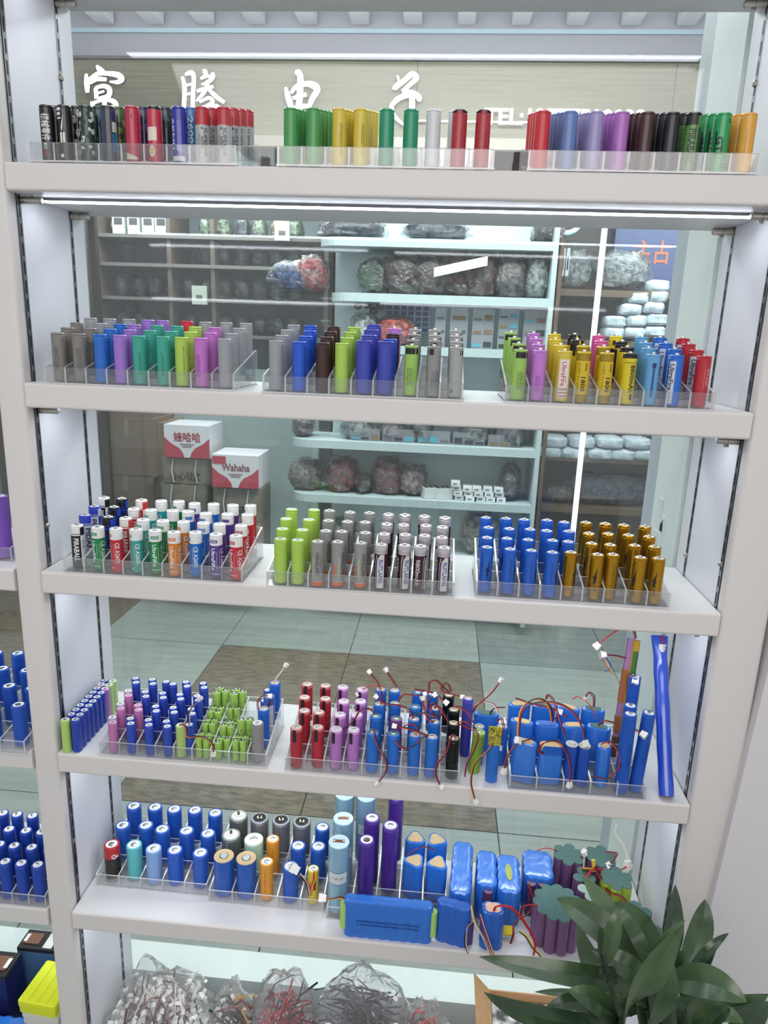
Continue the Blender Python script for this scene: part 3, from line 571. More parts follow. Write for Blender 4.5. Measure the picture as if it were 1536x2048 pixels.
style('xyyred', 'red button-top with white print', (178, 38, 48), top='button', decals=[('text', 'XYY Li-ion', (226, 186, 186), .0036, 34, .051, .01, .022), ('rect', (214, 150, 150), 4, 6, .02, .054), ('rect', (214, 150, 150), 12, 13.5, .024, .05)] + [('rect', (222, 220, 220), 50, 85, .001, .018)] + [('rect', (30, 30, 32), 50, 85, z, z + .0022, .0003) for z in (.004, .009, .014)])
style('ufred', 'red button-top with silver label', (178, 38, 48), top='button', decals=[('rect', (186, 190, 200), -70, 0, .003, .058), ('text', 'UltraFire', (50, 54, 70), .0062, -36, .054, .02, .034), ('rect', (30, 30, 32), -66, -38, .006, .009, .0003)])
# third shelf
def uf(nm, look, col, patchcol):
    style(nm, look, col, top='flat', bands=[(.0505, (226, 226, 224))], rough=.25, decals=[
        ('rect', patchcol, -46, 26, .0545, .0592), ('htext', '8.POWER', (236, 236, 234), .0021, -10, .0557, .01, .0085),
        ('text', 'UltraFiRe', (222, 226, 226), .0058, -14, .0465, .02, .034), ('rect', (200, 206, 206), -50, 40, .006, .0072),
        ('rect', (210, 216, 216), 18, 20, .012, .042), ('text', 'CE A2600', (222, 226, 226), .006, 76, .046, .015, .032), ('rect', (210, 216, 216), 44, 46, .014, .044),
        ('rect', patchcol, 170, 240, .0545, .0592), ('text', 'UltraFiRe', (222, 226, 226), .0058, 176, .0465, .02, .034)])
uf('ufg', 'green wrap with white cap', (26, 128, 70), (46, 140, 96)); uf('ufr', 'red wrap with white cap', (190, 36, 48), (196, 52, 62))
uf('uft', 'teal wrap with white cap', (56, 152, 144), (70, 158, 150)); uf('ufo', 'orange wrap with white cap', (206, 122, 40), (214, 122, 54))
uf('ufb', 'blue wrap with white cap', (28, 104, 190), (60, 118, 190)); uf('ufp', 'purple wrap with white cap', (84, 56, 136), (90, 64, 140)); uf('ufc', 'cyan wrap with white cap', (38, 150, 160), (62, 160, 170))
def pira(nm, look, body, capc, side, txt, tc):
    style(nm, look, body, top='button', bands=[(.0515, capc)], rough=.25, decals=[('text', txt, tc, .0074, 4, .0475, .02, .036), ('rect', side, 44, 130, .052, .064), ('rect', capc, 44, 130, .002, .051), ('rect', body, -40, 44, .0535, .0545, .0002), ('text', 'SOLAR', body, .003, 70, .044, .01, .014)])
pira('pirak', 'black wrap with white cap and lettering', (28, 26, 34), (226, 226, 226), (24, 24, 28), 'PIRABALL', (232, 232, 232))
pira('pirabw', 'white wrap with blue cap and lettering', (206, 210, 220), (44, 66, 178), (210, 214, 226), 'PIDAR', (34, 40, 90))
pira('pirabk', 'blue wrap with black bands', (26, 62, 178), (22, 24, 36), (30, 70, 190), 'PI', (24, 26, 44))
pira('pirar', 'red wrap with white cap and lettering', (190, 38, 48), (226, 222, 220), (204, 58, 56), 'PIRABALL', (232, 226, 224))
style('hang', 'grey button-top with orange foot', (146, 146, 143), top='button', bands=[], rough=.36, metal=.1, decals=[('rect', (206, 98, 44), -180, 180, .0008, .0068), ('rect', (206, 204, 196), -180, 180, .0068, .0074), ('text', 'HANGLIAN', (60, 60, 62), .0056, 20, .052, .01, .034), ('rect', (166, 186, 136), -26, -16, .012, .044), ('text', '2500', (216, 108, 60), .005, -56, .034, .02, .019), ('poly', (70, 70, 72), [(44, .046), (50, .036), (46, .024), (48, .024), (54, .036), (47, .047)])])
style('rut', 'maroon button-top with silver label', (66, 34, 44), top='button', bands=[(.0535, (186, 180, 184)), (.0575, (150, 140, 148)), (.0582, (196, 190, 192))], rough=.22, metal=.35, decals=[('poly', (206, 204, 202), [(-20, .002), (44, .002), (44, .053), (10, .053), (-14, .047), (-20, .040)]), ('text', 'RUTLANG', (34, 66, 158), .0058, 14, .046, .03, .036), ('poly', (206, 204, 202), [(-36, .002), (-32, .002), (-32, .042), (-20, .052), (-26, .052), (-36, .044)]), ('text', '9800mAh', (214, 208, 210), .0066, -84, .048, .01, .040)])
wing = lambda t, z: [(t + 18, z + .016), (t + 14, z + .004), (t + 20, z - .001), (t + 12, z - .004), (t + 18, z - .012), (t + 4, z - .006), (t + 2, z - .02), (t - 3, z - .008), (t - 14, z - .012), (t - 8, z - .003), (t - 18, z + .001), (t - 6, z + .003), (t + 4, z + .008)]
style('bwing', 'blue button-top with black wing emblem', (36, 92, 188), top='button', rough=.25, decals=[('poly', (16, 26, 58), wing(14, .034)), ('text', 'VYF', (16, 30, 70), .004, 24, .022, .02, .009), ('codes', (20, 50, 120), -46, .014, .056, 2), ('poly', (16, 26, 58), wing(194, .034))])
style('gwing', 'gold button-top with black wing emblem', (178, 132, 30), top='button', rough=.2, metal=.75, decals=[('poly', (34, 28, 20), wing(6, .034)), ('text', 'VYF', (40, 32, 20), .004, 14, .022, .02, .009), ('codes', (84, 64, 20), -60, .012, .056, 2), ('poly', (34, 28, 20), wing(176, .034))])
# fourth shelf
style('slimb', 'slim royal blue', (40, 66, 164), h=.0575, r=.00722, kind='slim_battery'); style('slimp', 'slim orchid pink', (178, 116, 190), h=.0575, r=.00722, kind='slim_battery')
style('slimg', 'slim pale green', (176, 206, 140), h=.0575, r=.00722, kind='slim_battery'); style('slimv', 'slim pale violet', (170, 160, 196), h=.0575, r=.00722, kind='slim_battery'); style('slimlime', 'slim lime green', (172, 206, 112), h=.0575, r=.00722, kind='slim_battery')
style('penb', 'small royal blue', (46, 72, 174), h=.052, r=.0071, kind='small_battery'); style('penp', 'small pink', (188, 116, 170), h=.052, r=.0071, ring=pm((214, 176, 196), .5), kind='small_battery')
style('penv', 'small pale violet', (176, 166, 192), h=.052, r=.0071, kind='small_battery'); style('peng', 'small pale lime green', (170, 196, 116), h=.055, r=.0078, kind='small_battery')
for nm, r, h in (('nim10', .0052, .036), ('nim14', .0062, .034), ('nim16', .0070, .045), ('nim12', .0056, .030)):
    style(nm, 'tiny pale green', (158, 196, 96), h=h, r=r, ring=DARK, kind='tiny_battery', decals=[('rect', (40, 60, 30), -50, -47, .004, h * .7), ('rect', (60, 90, 40), 30, 33, .004, h * .6), ('poly', (40, 60, 40), [(8 + 16 * math.cos(a), h * .62 + .0028 * math.sin(a)) for a in (.4, 1.2, 2, 2.8, 3.6, 4.4, 5.2)] + [(8 + 11 * math.cos(a), h * .62 + .0019 * math.sin(a)) for a in (5.2, 4.4, 3.6, 2.8, 2, 1.2, .4)])])
style('greybig', 'grey flat-top', (140, 138, 138), decals=[cd((100, 98, 98), -40, .03, .05, 1)])
# fifth shelf
style('bl26', 'large blue flat-top', (34, 88, 184), h=.067, r=.0138, kind='large_battery')
style('bl26w', 'large blue flat-top with white disc', (28, 84, 190), h=.067, r=.0138, ring=pm((246, 246, 246), .4), kind='large_battery')
style('redblk', 'large black flat-top with red upper part', (36, 32, 34), h=.069, r=.0138, bands=[(.046, (180, 38, 46))], kind='large_battery', decals=[('htext', 'Qu', (236, 232, 232), .008, 34, .0475, .03, .012), ('rect', (150, 150, 150), -95, -55, .002, .046), ('rect', (150, 150, 152), -180, 180, .0006, .004)])
style('tl26', 'large turquoise flat-top', (92, 184, 190), h=.067, r=.0138, kind='large_battery'); style('pl26', 'large periwinkle blue flat-top', (128, 164, 214), h=.067, r=.0138, kind='large_battery')
style('kraft32', 'thick tan-topped blue battery', (36, 88, 176), h=.073, r=.0178, top='kraft', kind='large_battery')
style('stud', 'silver grey battery with terminal stud', (132, 136, 132), h=.074, r=.0172, top='stud', metal=.6, kind='large_battery', ring=RING)
style('studb', 'black-topped grey battery with stud', (138, 140, 146), h=.073, r=.0170, top='stud', metal=.5, kind='large_battery', ring=DARK)
style('mint32', 'thick mint green battery', (186, 222, 190), h=.070, r=.0172, rim=(216, 236, 218), kind='large_battery', decals=[('poly', (20, 24, 22), [(-60, .048), (-40, .054), (-44, .047), (-10, .047), (-60, .040)]), ('htext', 'wat', (20, 24, 22), .004, -36, .042, .03, .008)])
style('or21', 'orange battery', (222, 150, 44), h=.074, r=.0118, kind='large_battery', decals=[('codes', (120, 84, 30), 4, .018, .06, 1)])
style('ice', 'tall icy blue battery', (150, 190, 210), h=.134, r=.0183, top='strip', metal=.35, rough=.25, kind='tall_battery', decals=[('rect', (206, 214, 216), -50, 56, .062, .084), ('rect', (60, 104, 150), -52, 58, .084, .0853), ('rect', (60, 104, 150), -52, 58, .061, .0623), ('htext', '1114K 1KM', (120, 128, 134), .0055, 2, .071, 0, .022)])
style('purp', 'tall dark purple battery', (76, 44, 140), h=.134, r=.0143, ring=pm((246, 246, 248), .4), kind='tall_battery', decals=[('codes', (50, 28, 100), 10, .05, .09, 2)])

def fill(key, tname, k, stylemap, spins=None, rise=RISE):
    seen = {}
    for r, c, x, y in GRID[key]:
        s = stylemap[r][c]
        if s is None: continue
        sp = random.uniform(-14, 14) + (spins(r, c) if spins else 0)
        lab = '%s battery, %s in %s row, %s, %s shelf' % (ST[s]['look'], ORD[c], ROW[r], tname, SN[k])
        put(s, x, y, ZT[k] + .0034 + rise * r, lab, 'batteries in the %s on the %s shelf' % (tname, SN[k]), sp)
g9 = lambda a: [a] * 9
# organisers
TR = [('1L', 0, .0535, .017), ('1M', 0, .3815, .017), ('1R', 0, .698, .017), ('2L', 1, .0445, .019), ('2M', 1, .3605, .016), ('2R', 1, .6915, .022),
      ('3L', 2, .0515, .0192), ('3M', 2, .3645, .0145), ('3R', 2, .6715, .0258), ('4L', 3, .0855, .0231), ('4M', 3, .391, .0205)]
NMT = {'L': 'left', 'M': 'middle', 'R': 'right'}
for key, k, x0, y0 in TR:
    tray(x0, y0, ZT[k], 9, 4, .0303, .0305, 'clear acrylic stepped organiser, %s one on the %s shelf' % (NMT[key[1]], SN[k]))
fill('1L', 'left organiser', 0, [['kanji', 'blkwhite', 'swirl', 'silverblue', 'crimson', 'redcream', 'akblue', 'redgrey', 'redgrey'], ['darknavy', 'skulls', 'darkteal', 'camo', 'dkblue', 'darkteal', 'sky2600', 'redgrey', 'redgrey'], [None] * 7 + ['redgrey'] * 2, [None] * 8 + ['redgrey']])
m1 = ['green', 'green', 'yellow', 'yellow', 'teal2', 'teal2', 'white', 'redband', 'redband']
fill('1M', 'middle organiser', 0, [m1, m1[:4] + [None] * 3 + ['white', None], m1, m1])
m1 = ['red', 'cornflower', 'lilac', 'violet', 'brown', 'black', 'pirag', 'gtl', 'orange']
fill('1R', 'right organiser', 0, [m1, m1, m1, m1])
fill('2L', 'left organiser', 1, [['graybrown', 'graybrown', 'blue', 'lav', 'teal', 'teal', 'limep', 'pink', 'gray'], ['graybrown', 'graybrown', 'blue', 'lav', 'teal', 'teal', 'lime', 'pink', 'gray'], ['graybrown', 'gray', 'blue', 'lav', 'teal', 'teal', 'lime', 'pink', 'gray'], ['gray', 'gray', 'gray', 'lav', 'lav', 'red', 'gray', 'gray', 'gray']])
fill('2M', 'middle organiser', 1, [['gray', 'royal', 'brown', 'lime', 'navy21', 'navy21', 'ncrg', 'ncrgrey', 'greyb'], ['gray', 'royal', 'brown', 'lime', 'navy21', 'royal', 'ncrgrey', 'ncrgrey', 'greyb'], ['gray', 'royal', 'brown', 'lime', 'navy21', 'brown', 'ncrgrey', 'greyb', 'greyb'], ['gray', 'royal', 'brown', 'lime', 'navy21', 'pinkb', 'greyb', 'greyb', 'greyb']])
fill('2R', 'right organiser', 1, [['ncrg', 'pinkb', 'ufyel', 'y1800', 'y1800', 'y8800', 'skyb', 'ufblue', 'xyyred'], ['ncrg', 'pinkb', 'yelb', 'y1800', 'y1800', 'y8800', 'skyb', 'ufblue', 'ufred'], ['ncrg', 'pinkb', 'yelb', 'yblk', 'hotpinkb', 'ypk', 'skyb', 'ufblue', 'xyyred'], ['ncrg', 'pinkb', 'yelb', 'yblk', 'hotpinkb', 'blky', 'skyb', 'ufblue', 'ufred']], lambda r, c: 16 if c == 0 else 0)
sp3 = {0: [0, 0, -50, -40, 30, 0, -60, 0, -30], 1: [30, 0, 0, -20, 0, -40, 10, -70, 0], 2: [0, 0, 20, -40, -70, 180, 120, 140, -60], 3: [0, 20, 0, -70, 130, 0, -90, -90, -60]}
fill('3L', 'left organiser', 2, [['pirak', 'ufg', 'ufr', 'uft', 'ufg', 'ufo', 'ufb', 'ufp', 'ufr'], ['pirabw', 'pirabk', 'pirar', 'uft', 'ufg', 'ufo', 'ufb', 'ufp', 'ufr'], ['pirabw', 'pirabk', 'pirar', 'ufc', 'ufg', 'ufb', 'ufb', 'ufp', 'ufr'], ['pirak', 'pirabk', 'pirar', 'ufc', 'ufg', 'ufp', 'ufb', 'ufp', 'ufr']], lambda r, c: sp3[r][c])
m1 = ['lime', 'lime', 'hang', 'hang', 'hang', 'rut', 'rut', 'rut', 'rut']
fill('3M', 'middle organiser', 2, [m1] * 4, lambda r, c: 30 if (r + c) % 3 == 0 and 1 < c < 5 else (70 if (r, c) == (0, 7) else random.choice((0, 0, 60, -40)) if c > 4 and r else 0))
fill('3R', 'right organiser', 2, [['bwing'] * 4 + ['gwing'] * 5] + [['bwing'] * 5 + ['gwing'] * 4] * 3, lambda r, c: random.uniform(-70, 70) if (r, c) != (0, 0) else 0)
# ------------------------------------------------------------------ wires and packs
CONNECT = {'red': RED_W, 'black': BLACK_W, 'white': WHITE_W, 'yellow': YELLOW_W, 'orange': ORANGE_W, 'blue': BLUE_W, 'tan': TAN_W}
def add_part(o, root, name):
    "parent a mesh made in world coordinates to an unrotated thing"
    o.parent = root; o.location = -root.location
    return o
def wire(root, pts, cols=('red', 'black'), r=.0008, end=None, gap=.0011):
    P = smooth_line(pts, 6)
    last = None
    for i, c in enumerate(cols):
        off = Vector((gap * (i - (len(cols) - 1) / 2) * 1.6, 0, gap * (i - (len(cols) - 1) / 2)))
        b = MB(); n = len(P) - 1
        b.tube([q + off * (0.6 + .8 * math.sin(3 * k / n + i)) for k, q in enumerate(P)], r, CONNECT[c], 6); last = add_part(b.build('wire'), root, 'wire')
    if end is not None: plug(root, P[-1], P[-1] - P[-3], end, last)
def plug(root, p, d, s=1.0, on=None):
    d = Vector(d).normalized(); u = d.orthogonal().normalized(); w = d.cross(u)
    b = MB(); b.obox(p + d * .003 * s, d * .0036 * s, u * .0034 * s, w * .0024 * s, CONN)
    b.obox(p + d * .0052 * s, d * .002 * s, u * .0040 * s, w * .0029 * s, CONN)
    for k in (-1, 1): b.obox(p + d * .0072 * s + u * .0016 * s * k, d * .0003, u * .0009 * s, w * .0011 * s, STEEL)
    if on is not None: b.build('connector', on)
    else: add_part(b.build('connector'), root, 'connector')
def zp(zoom, x, y, Y):
    "zoom = (left, top, scale) of an enlarged detail of the photograph"
    return at(zoom[0] + x / zoom[2], zoom[1] + y / zoom[2], Y)
ZD = (730, 1320, 5.486); ZE = (980, 1260, 4.267); ZB = (330, 1330, 6.144); ZC4 = (560, 1320, 6.4); ZS = (860, 1650, 3.572); ZC5 = (630, 1570, 5.12); ZB5 = (410, 1590, 5.908)
def line(zoom, pts): return [zp(zoom, *q) for q in pts]
BLUE_PVC = pm((44, 110, 200), .22, 0, 0, (60, 60, 60), None, .4)
BLUE_DK = pm((34, 92, 186), .25, 0, 0, (60, 60, 60), None, .3)
def circle(cx, cy, r, n=24): return [(cx + r * math.cos(2 * PI * k / n), cy + r * math.sin(2 * PI * k / n)) for k in range(n)]
def hull(cells, r, n=48, wave=0.0):
    "outline of a shrink sleeve round several cells (convex)"
    out = []
    for k in range(n):
        t = 2 * PI * k / n; d = Vector((math.cos(t), math.sin(t)))
        c = max(cells, key=lambda q: q[0] * d.x + q[1] * d.y); out.append((c[0] + d.x * r, c[1] + d.y * r))
    return out
def scallop(w, d, nx, ny, amp, per=8):
    "rounded rectangle whose sides bulge over each cell"
    P = []
    def side(a, b, n, nrm):
        for k in range(n * per):
            t = (k + .5) / (n * per); q = Vector(a) + (Vector(b) - Vector(a)) * t
            P.append(tuple(q + Vector(nrm) * (amp * (abs(math.sin(PI * t * n)) - .6))))
    r = min(w, d) * .16
    side((-w / 2 + r, -d / 2), (w / 2 - r, -d / 2), nx, (0, -1)); side((w / 2, -d / 2 + r), (w / 2, d / 2 - r), ny, (1, 0))
    side((w / 2 - r, d / 2), (-w / 2 + r, d / 2), nx, (0, 1)); side((-w / 2, d / 2 - r), (-w / 2, -d / 2 + r), ny, (-1, 0))
    return P
def pack(name, label, cat, group, x, y, z, out, h, mat, end=None, rz=0.0, rr=.0028, endscale=.68, lean=None, ridge=True):
    o = empty(name, (x, y, z), label, cat, group, 0)
    if lean: o.rotation_euler = (lean[0], lean[1], 0)
    c, s = math.cos(rz), math.sin(rz); out = [(p[0] * c - p[1] * s, p[0] * s + p[1] * c) for p in out]
    b = MB(); b.prism(out, 0, h, mat, rr=rr); b.build('sleeve', o)
    if end:
        b = MB(); b.prism([(p[0] * endscale, p[1] * endscale) for p in out], h - .0003, h + .0008, end, smooth=False); b.build('end_paper', o)
    return o
pair = lambda d=.0095: [(-d, 0), (d, 0)]

# ------------------------------------------------------------------ fourth shelf
z3 = ZT[3]
pos = [(.0155, .0065 + .0001, 'slimlime')]
LA = ['slimb'] * 7 + ['slimp', 'slimg', 'slimg']; LBb = ['slimb'] * 7 + ['slimv', 'slimg', 'slimb']
put('slimlime', .0130, .0095, z3, 'slim lime green battery at the front of the double line by the left panel', 'slim batteries standing loose on the fourth shelf')
for i in range(10):
    put(LA[i], .0288, .0122 + i * .01463, z3, '%s battery, %s from the front in the right-hand loose line, fourth shelf' % (ST[LA[i]]['look'], (ORD + ['tenth'])[i]), 'slim batteries standing loose on the fourth shelf')
for i in range(9):
    put(LBb[i] if i < 8 else 'slimb', .0146, .0262 + i * .01463, z3, '%s battery, %s from the front in the loose line against the left panel' % (ST[LBb[i] if i < 8 else 'slimb']['look'], ORD[i]), 'slim batteries standing loose on the fourth shelf')
g = 'small batteries in the left organiser on the fourth shelf'
PR = [[('penv', 'penp'), ('penb', 'penb'), ('penb', 'penb'), ('penb', 'penb'), None], [('penv', 'penp'), ('penp', 'penp'), ('penb', 'penb'), ('penb', 'penb'), ('penb', 'penb')], [('penv', 'penp')] + [('penb', 'penb')] * 4, [('penb', 'penb')] * 5]
for r in range(4):
    for c in range(5):
        if PR[r][c] is None: continue
        cx, cy = .0855 + .0303 * c, .0231 + .0305 * r; dx = .0035 if not (r == 3 and c in (2,)) else .0072; dy = .0071 if dx < .005 else .003
        for k, (sx, sy, w_) in enumerate(((-1, 1, 'rear'), (1, -1, 'front'))):
            s = PR[r][c][k]
            put(s, cx + sx * dx, cy + sy * dy, z3 + .0034 + RISE * r, '%s battery, %s one of %s pair in %s row, left organiser, fourth shelf' % (ST[s]['look'], w_, ORD[c], ROW[r]), g)
gp = put('peng', .2012, .0180, z3 + .0034, 'pale lime green battery with an orange wire in the left organiser, fourth shelf', g)
wire(gp, [Vector((.2012, .018, z3 + .0590))] + line(ZB, [(225, 735, .014), (260, 790, .010), (280, 880, .006), (420, 880, .004), (540, 920, .003), (595, 1000, .002), (598, 1075, .0015)]), ('orange', 'black'), .0009, .9)
bp = put('penb', .2125, .0262, z3 + .0034, 'small royal blue battery with dark wires beside the pale lime one, fourth shelf', g)
wire(bp, [Vector((.2125, .026, z3 + .056))] + line(ZB, [(295, 640, .024), (305, 580, .022), (350, 500, .02), (415, 425, .018)]), ('black', 'tan'), .0008, .9)
gg = 'tiny green batteries in the left organiser on the fourth shelf'
TINY = [('nim10', 5, 0, [(-.0062, -.0055), (.0058, -.0055), (-.0062, .0062), (.0058, .0062), (0.0002, .0004 + .0135)][:4]),
        ('nim12', 6, 0, [(-.0055, -.005), (.0062, .0055), (-.0058, .0068)]), ('nim10', 7, 0, [(-.0065, -.0055), (.0055, -.006), (-.006, .0062), (.0058, .0060)]),
        ('nim10', 5, 1, [(-.0062, -.0055), (.0058, -.0055), (-.0062, .0062), (.0058, .0062)]), ('nim14', 6, 1, [(-.0065, -.0045), (.0066, -.0045), (.001, .0070 + .0005)]),
        ('nim16', 7, 1, [(-.0068, -.001), (.0073, .0015)]), ('nim14', 5, 2, [(-.0066, -.0062), (.0064, -.0062), (-.0066, .0066), (.0064, .0066)]),
        ('nim10', 6, 2, [(-.0062, .004), (.005, .005)]),
        ('nim16', 5, 3, [(-.0056, -.006), (-.0050, .0082), (.0080, .0010)]), ('nim16', 6, 3, [(-.0050, -.006), (-.0060, .0082), (.0078, .0020)])]
for s, c, r, offs in TINY:
    for k, (dx, dy) in enumerate(offs):
        hgt = 'taller ' if s == 'nim16' else ''
        put(s, .0855 + .0303 * c + dx, .0231 + .0305 * r + dy, z3 + .0034 + RISE * r, '%s%s battery, %s in its cell, column %s of %s row, left organiser' % (hgt, ST[s]['look'], ORD[k], ORD[c], ROW[r]), gg, random.uniform(-60, 60))
# right-hand column of that organiser
g = 'batteries in the left organiser on the fourth shelf'
xc = .0855 + .0303 * 8
put('greybig', xc - .002, .0225, z3 + .0034, 'grey flat-top battery in the front right corner of the fourth-shelf left organiser', g)
def wired(s, x, y, z, label, group, wires, spin=0, tilt=None):
    o = put(s, x, y, z, label, group, 0, tilt)
    for w_ in wires: wire(o, *w_)
    return o
style('bpack', 'blue sleeved cell', (34, 96, 196), h=.067, r=.0097, rough=.22, kind='wired_battery', ring=KRAFT); style('bpackg', 'blue sleeved cell', (34, 96, 196), h=.067, r=.0097, rough=.22, kind='wired_battery', ring=GREENPAPER)
style('bwhite', 'blue and silver cell', (46, 96, 176), h=.066, r=.0095, kind='wired_battery', bands=[], decals=[('rect', (196, 200, 204), -40, 60, .002, .052)], ring=KRAFT)
topz = lambda r: z3 + .0034 + RISE * r + .067
wired('bpack', xc + .0005, .0530, z3 + .0034 + RISE, 'blue wired cell second from the front in the rightmost column, left organiser', g, [(line(ZB, [(1165, 585, .053), (1140, 520, .055), (1145, 440, .058), (1200, 380, .06), (1270, 380, .06)]), ('red', 'black'), .0008, .9)])
wired('bwhite', xc + .002, .0836, z3 + .0034 + 2 * RISE, 'blue and silver wired cell, third from front in the rightmost column', g, [(line(ZB, [(1285, 430, .075), (1255, 560, .07), (1240, 700, .06), (1218, 830, .05)]), ('red', 'black'), .0009)])
wired('bpack', xc + .0045, .1146, z3 + .0034 + 3 * RISE, 'tall blue cell with a single tan wire at the rear corner, left organiser', g, [(line(ZB, [(1335, 265, .112), (1365, 165, .11), (1430, 80, .11), (1475, 20, .11)]), ('tan', 'white'), .0007, .9)])
put('penb', xc - .008, .0915, z3 + .0034 + 2 * RISE, 'small royal blue battery behind the blue wired cells, third row', g); put('penb', xc - .0085, .1150, z3 + .0034 + 3 * RISE, 'small royal blue battery at the back beside the tall blue cell', g)

# middle organiser: tabbed and wired cells
style('tabred', 'red battery with a black tab', (172, 44, 56), h=.068, r=.0096, kind='tabbed_battery', ring=pm((198, 190, 178), .5), rim=(190, 110, 104), decals=[('rect', (42, 30, 34), -24, 10, .047, .068, .0006), ('rect', (70, 56, 60), -40, -8, .003, .009)])
style('tabvio', 'violet battery with a black tab', (176, 116, 186), h=.068, r=.0096, kind='tabbed_battery', ring=pm((202, 196, 188), .5), rim=(206, 160, 206), decals=[('rect', (44, 32, 48), -34, -2, .047, .066, .0006), ('rect', (196, 150, 170), -30, -10, .004, .012)])
style('bcell', 'blue wired cell', (40, 106, 194), h=.068, r=.0097, rough=.22, kind='wired_battery', ring=KRAFT); style('bcellg', 'blue wired cell with green end', (40, 106, 194), h=.068, r=.0097, rough=.22, kind='wired_battery', ring=GREENPAPER)
style('pcell', 'purple cell with green end', (112, 64, 124), h=.068, r=.0096, kind='wired_battery', ring=GREENPAPER, rim=(110, 66, 124)); style('kcell', 'black wired cell', (18, 17, 20), h=.068, r=.0098, rough=.2, kind='wired_battery', ring=KRAFT)
MM = [['tabred', 'tabred', 'tabvio', 'tabvio', 'bcellg', 'bcellg', 'bcell', 'bcell', 'kcell'], ['tabred', 'tabred', 'tabvio', 'tabvio', 'bcellg', 'pcell', 'bcell', 'bcell', 'kcell'], ['tabred', 'tabred', 'tabvio', 'tabvio', 'bcell', 'bcell', 'bcellg', 'bcell', 'kcell'], ['tabred', 'tabred', 'tabvio', 'tabvio', 'bcell', 'bcell', 'bcellg', 'bcell', 'kcell']]
CELL = {}
for r, c, x, y in GRID['4M']:
    s = MM[r][c]
    CELL[r, c] = put(s, x, y, z3 + .0034 + RISE * r, '%s, %s in %s row of the middle organiser, fourth shelf' % (ST[s]['look'], ORD[c], ROW[r]), 'cells in the middle organiser on the fourth shelf')
def cw(rc, pts, cols=('red', 'black'), end=None, zoom=ZD): wire(CELL[rc], line(zoom, pts), cols, .00082, end)
cw((0, 4), [(92, 748, .017), (110, 850, .010), (155, 960, .006), (235, 1120, .002), (228, 1230, -.002), (150, 1340, -.005)], end=.95)
cw((0, 5), [(315, 830, .016), (370, 930, .008), (450, 968, .004), (560, 930, .006), (620, 860, .012), (690, 832, .018)])
cw((1, 5), [(420, 730, .04), (510, 700, .035), (560, 720, .03), (590, 790, .025)])
cw((0, 6), [(690, 835, .018), (560, 780, .02), (450, 745, .024), (400, 742, .028), (345, 732, .03)], end=.95)
cw((1, 4), [(100, 590, .05), (60, 545, .05), (0, 535, .05), (-60, 560, .05), (-120, 660, .045), (-205, 735, .04), (-270, 760, .036)], ('red', 'black'), .9)
cw((2, 4), [(180, 480, .083), (180, 380, .085), (140, 250, .09), (60, 145, .095)], end=.9)
cw((3, 5), [(350, 300, .114), (300, 220, .115), (240, 125, .115)], end=.9)
cw((3, 4), [(210, 300, .114), (130, 285, .113), (50, 288, .112), (-10, 320, .11), (-60, 360, .108)], ('red',), .9)
cw((2, 6), [(520, 640, .06), (490, 560, .068), (390, 500, .075), (220, 475, .08), (135, 415, .082)], end=.9)
cw((2, 5), [(365, 460, .084), (390, 410, .086), (440, 375, .086), (560, 385, .086), (640, 375, .086)], end=.8)
cw((2, 7), [(780, 500, .08), (740, 590, .076), (790, 635, .074), (835, 590, .074), (800, 510, .072), (750, 470, .07), (725, 520, .07), (760, 600, .068), (810, 625, .07), (830, 570, .074)])
cw((2, 7), [(745, 590, .078), (695, 520, .08), (700, 440, .082), (750, 395, .084)], end=.95)
cw((3, 6), [(540, 318, .112), (660, 342, .108), (775, 370, .1), (870, 450, .094)], ('red', 'black'), 1.1)
cw((3, 7), [(700, 335, .112), (708, 245, .112), (780, 225, .112), (860, 295, .112), (925, 355, .112)])
cw((3, 8), [(940, 350, .112), (915, 275, .112), (880, 255, .112), (840, 290, .11), (860, 345, .11), (960, 372, .106), (1050, 402, .1)], end=.9)
cw((1, 6), [(510, 650, .05), (560, 600, .052), (640, 580, .054), (740, 615, .052), (800, 625, .05)])
cw((1, 7), [(750, 690, .045), (690, 640, .05), (655, 540, .058), (635, 440, .064)], end=.9)
cw((1, 8), [(915, 680, .045), (880, 610, .05), (820, 520, .06), (770, 490, .066)])
cw((2, 8), [(960, 515, .08), (1050, 520, .07), (1150, 600, .06), (1190, 690, .055)])
cw((1, 8), [(1015, 700, .05), (1045, 675, .045), (1120, 682, .035), (1205, 760, .028), (1240, 850, .022), (1195, 1000, .014), (1120, 1140, .010), (1097, 1280, .006)])
cw((1, 8), [(1010, 710, .048), (1080, 715, .044), (1180, 770, .04)], ('red', 'black'))
cw((0, 8), [(995, 860, .018), (965, 815, .014), (935, 880, .008), (900, 1010, .004), (810, 1120, .001), (775, 1240, -.001), (825, 1370, -.005)], end=.95)
cw((0, 3), [(890, 925, .012), (905, 905, .018), (930, 890, .02)], ('white',), None, ZC4)
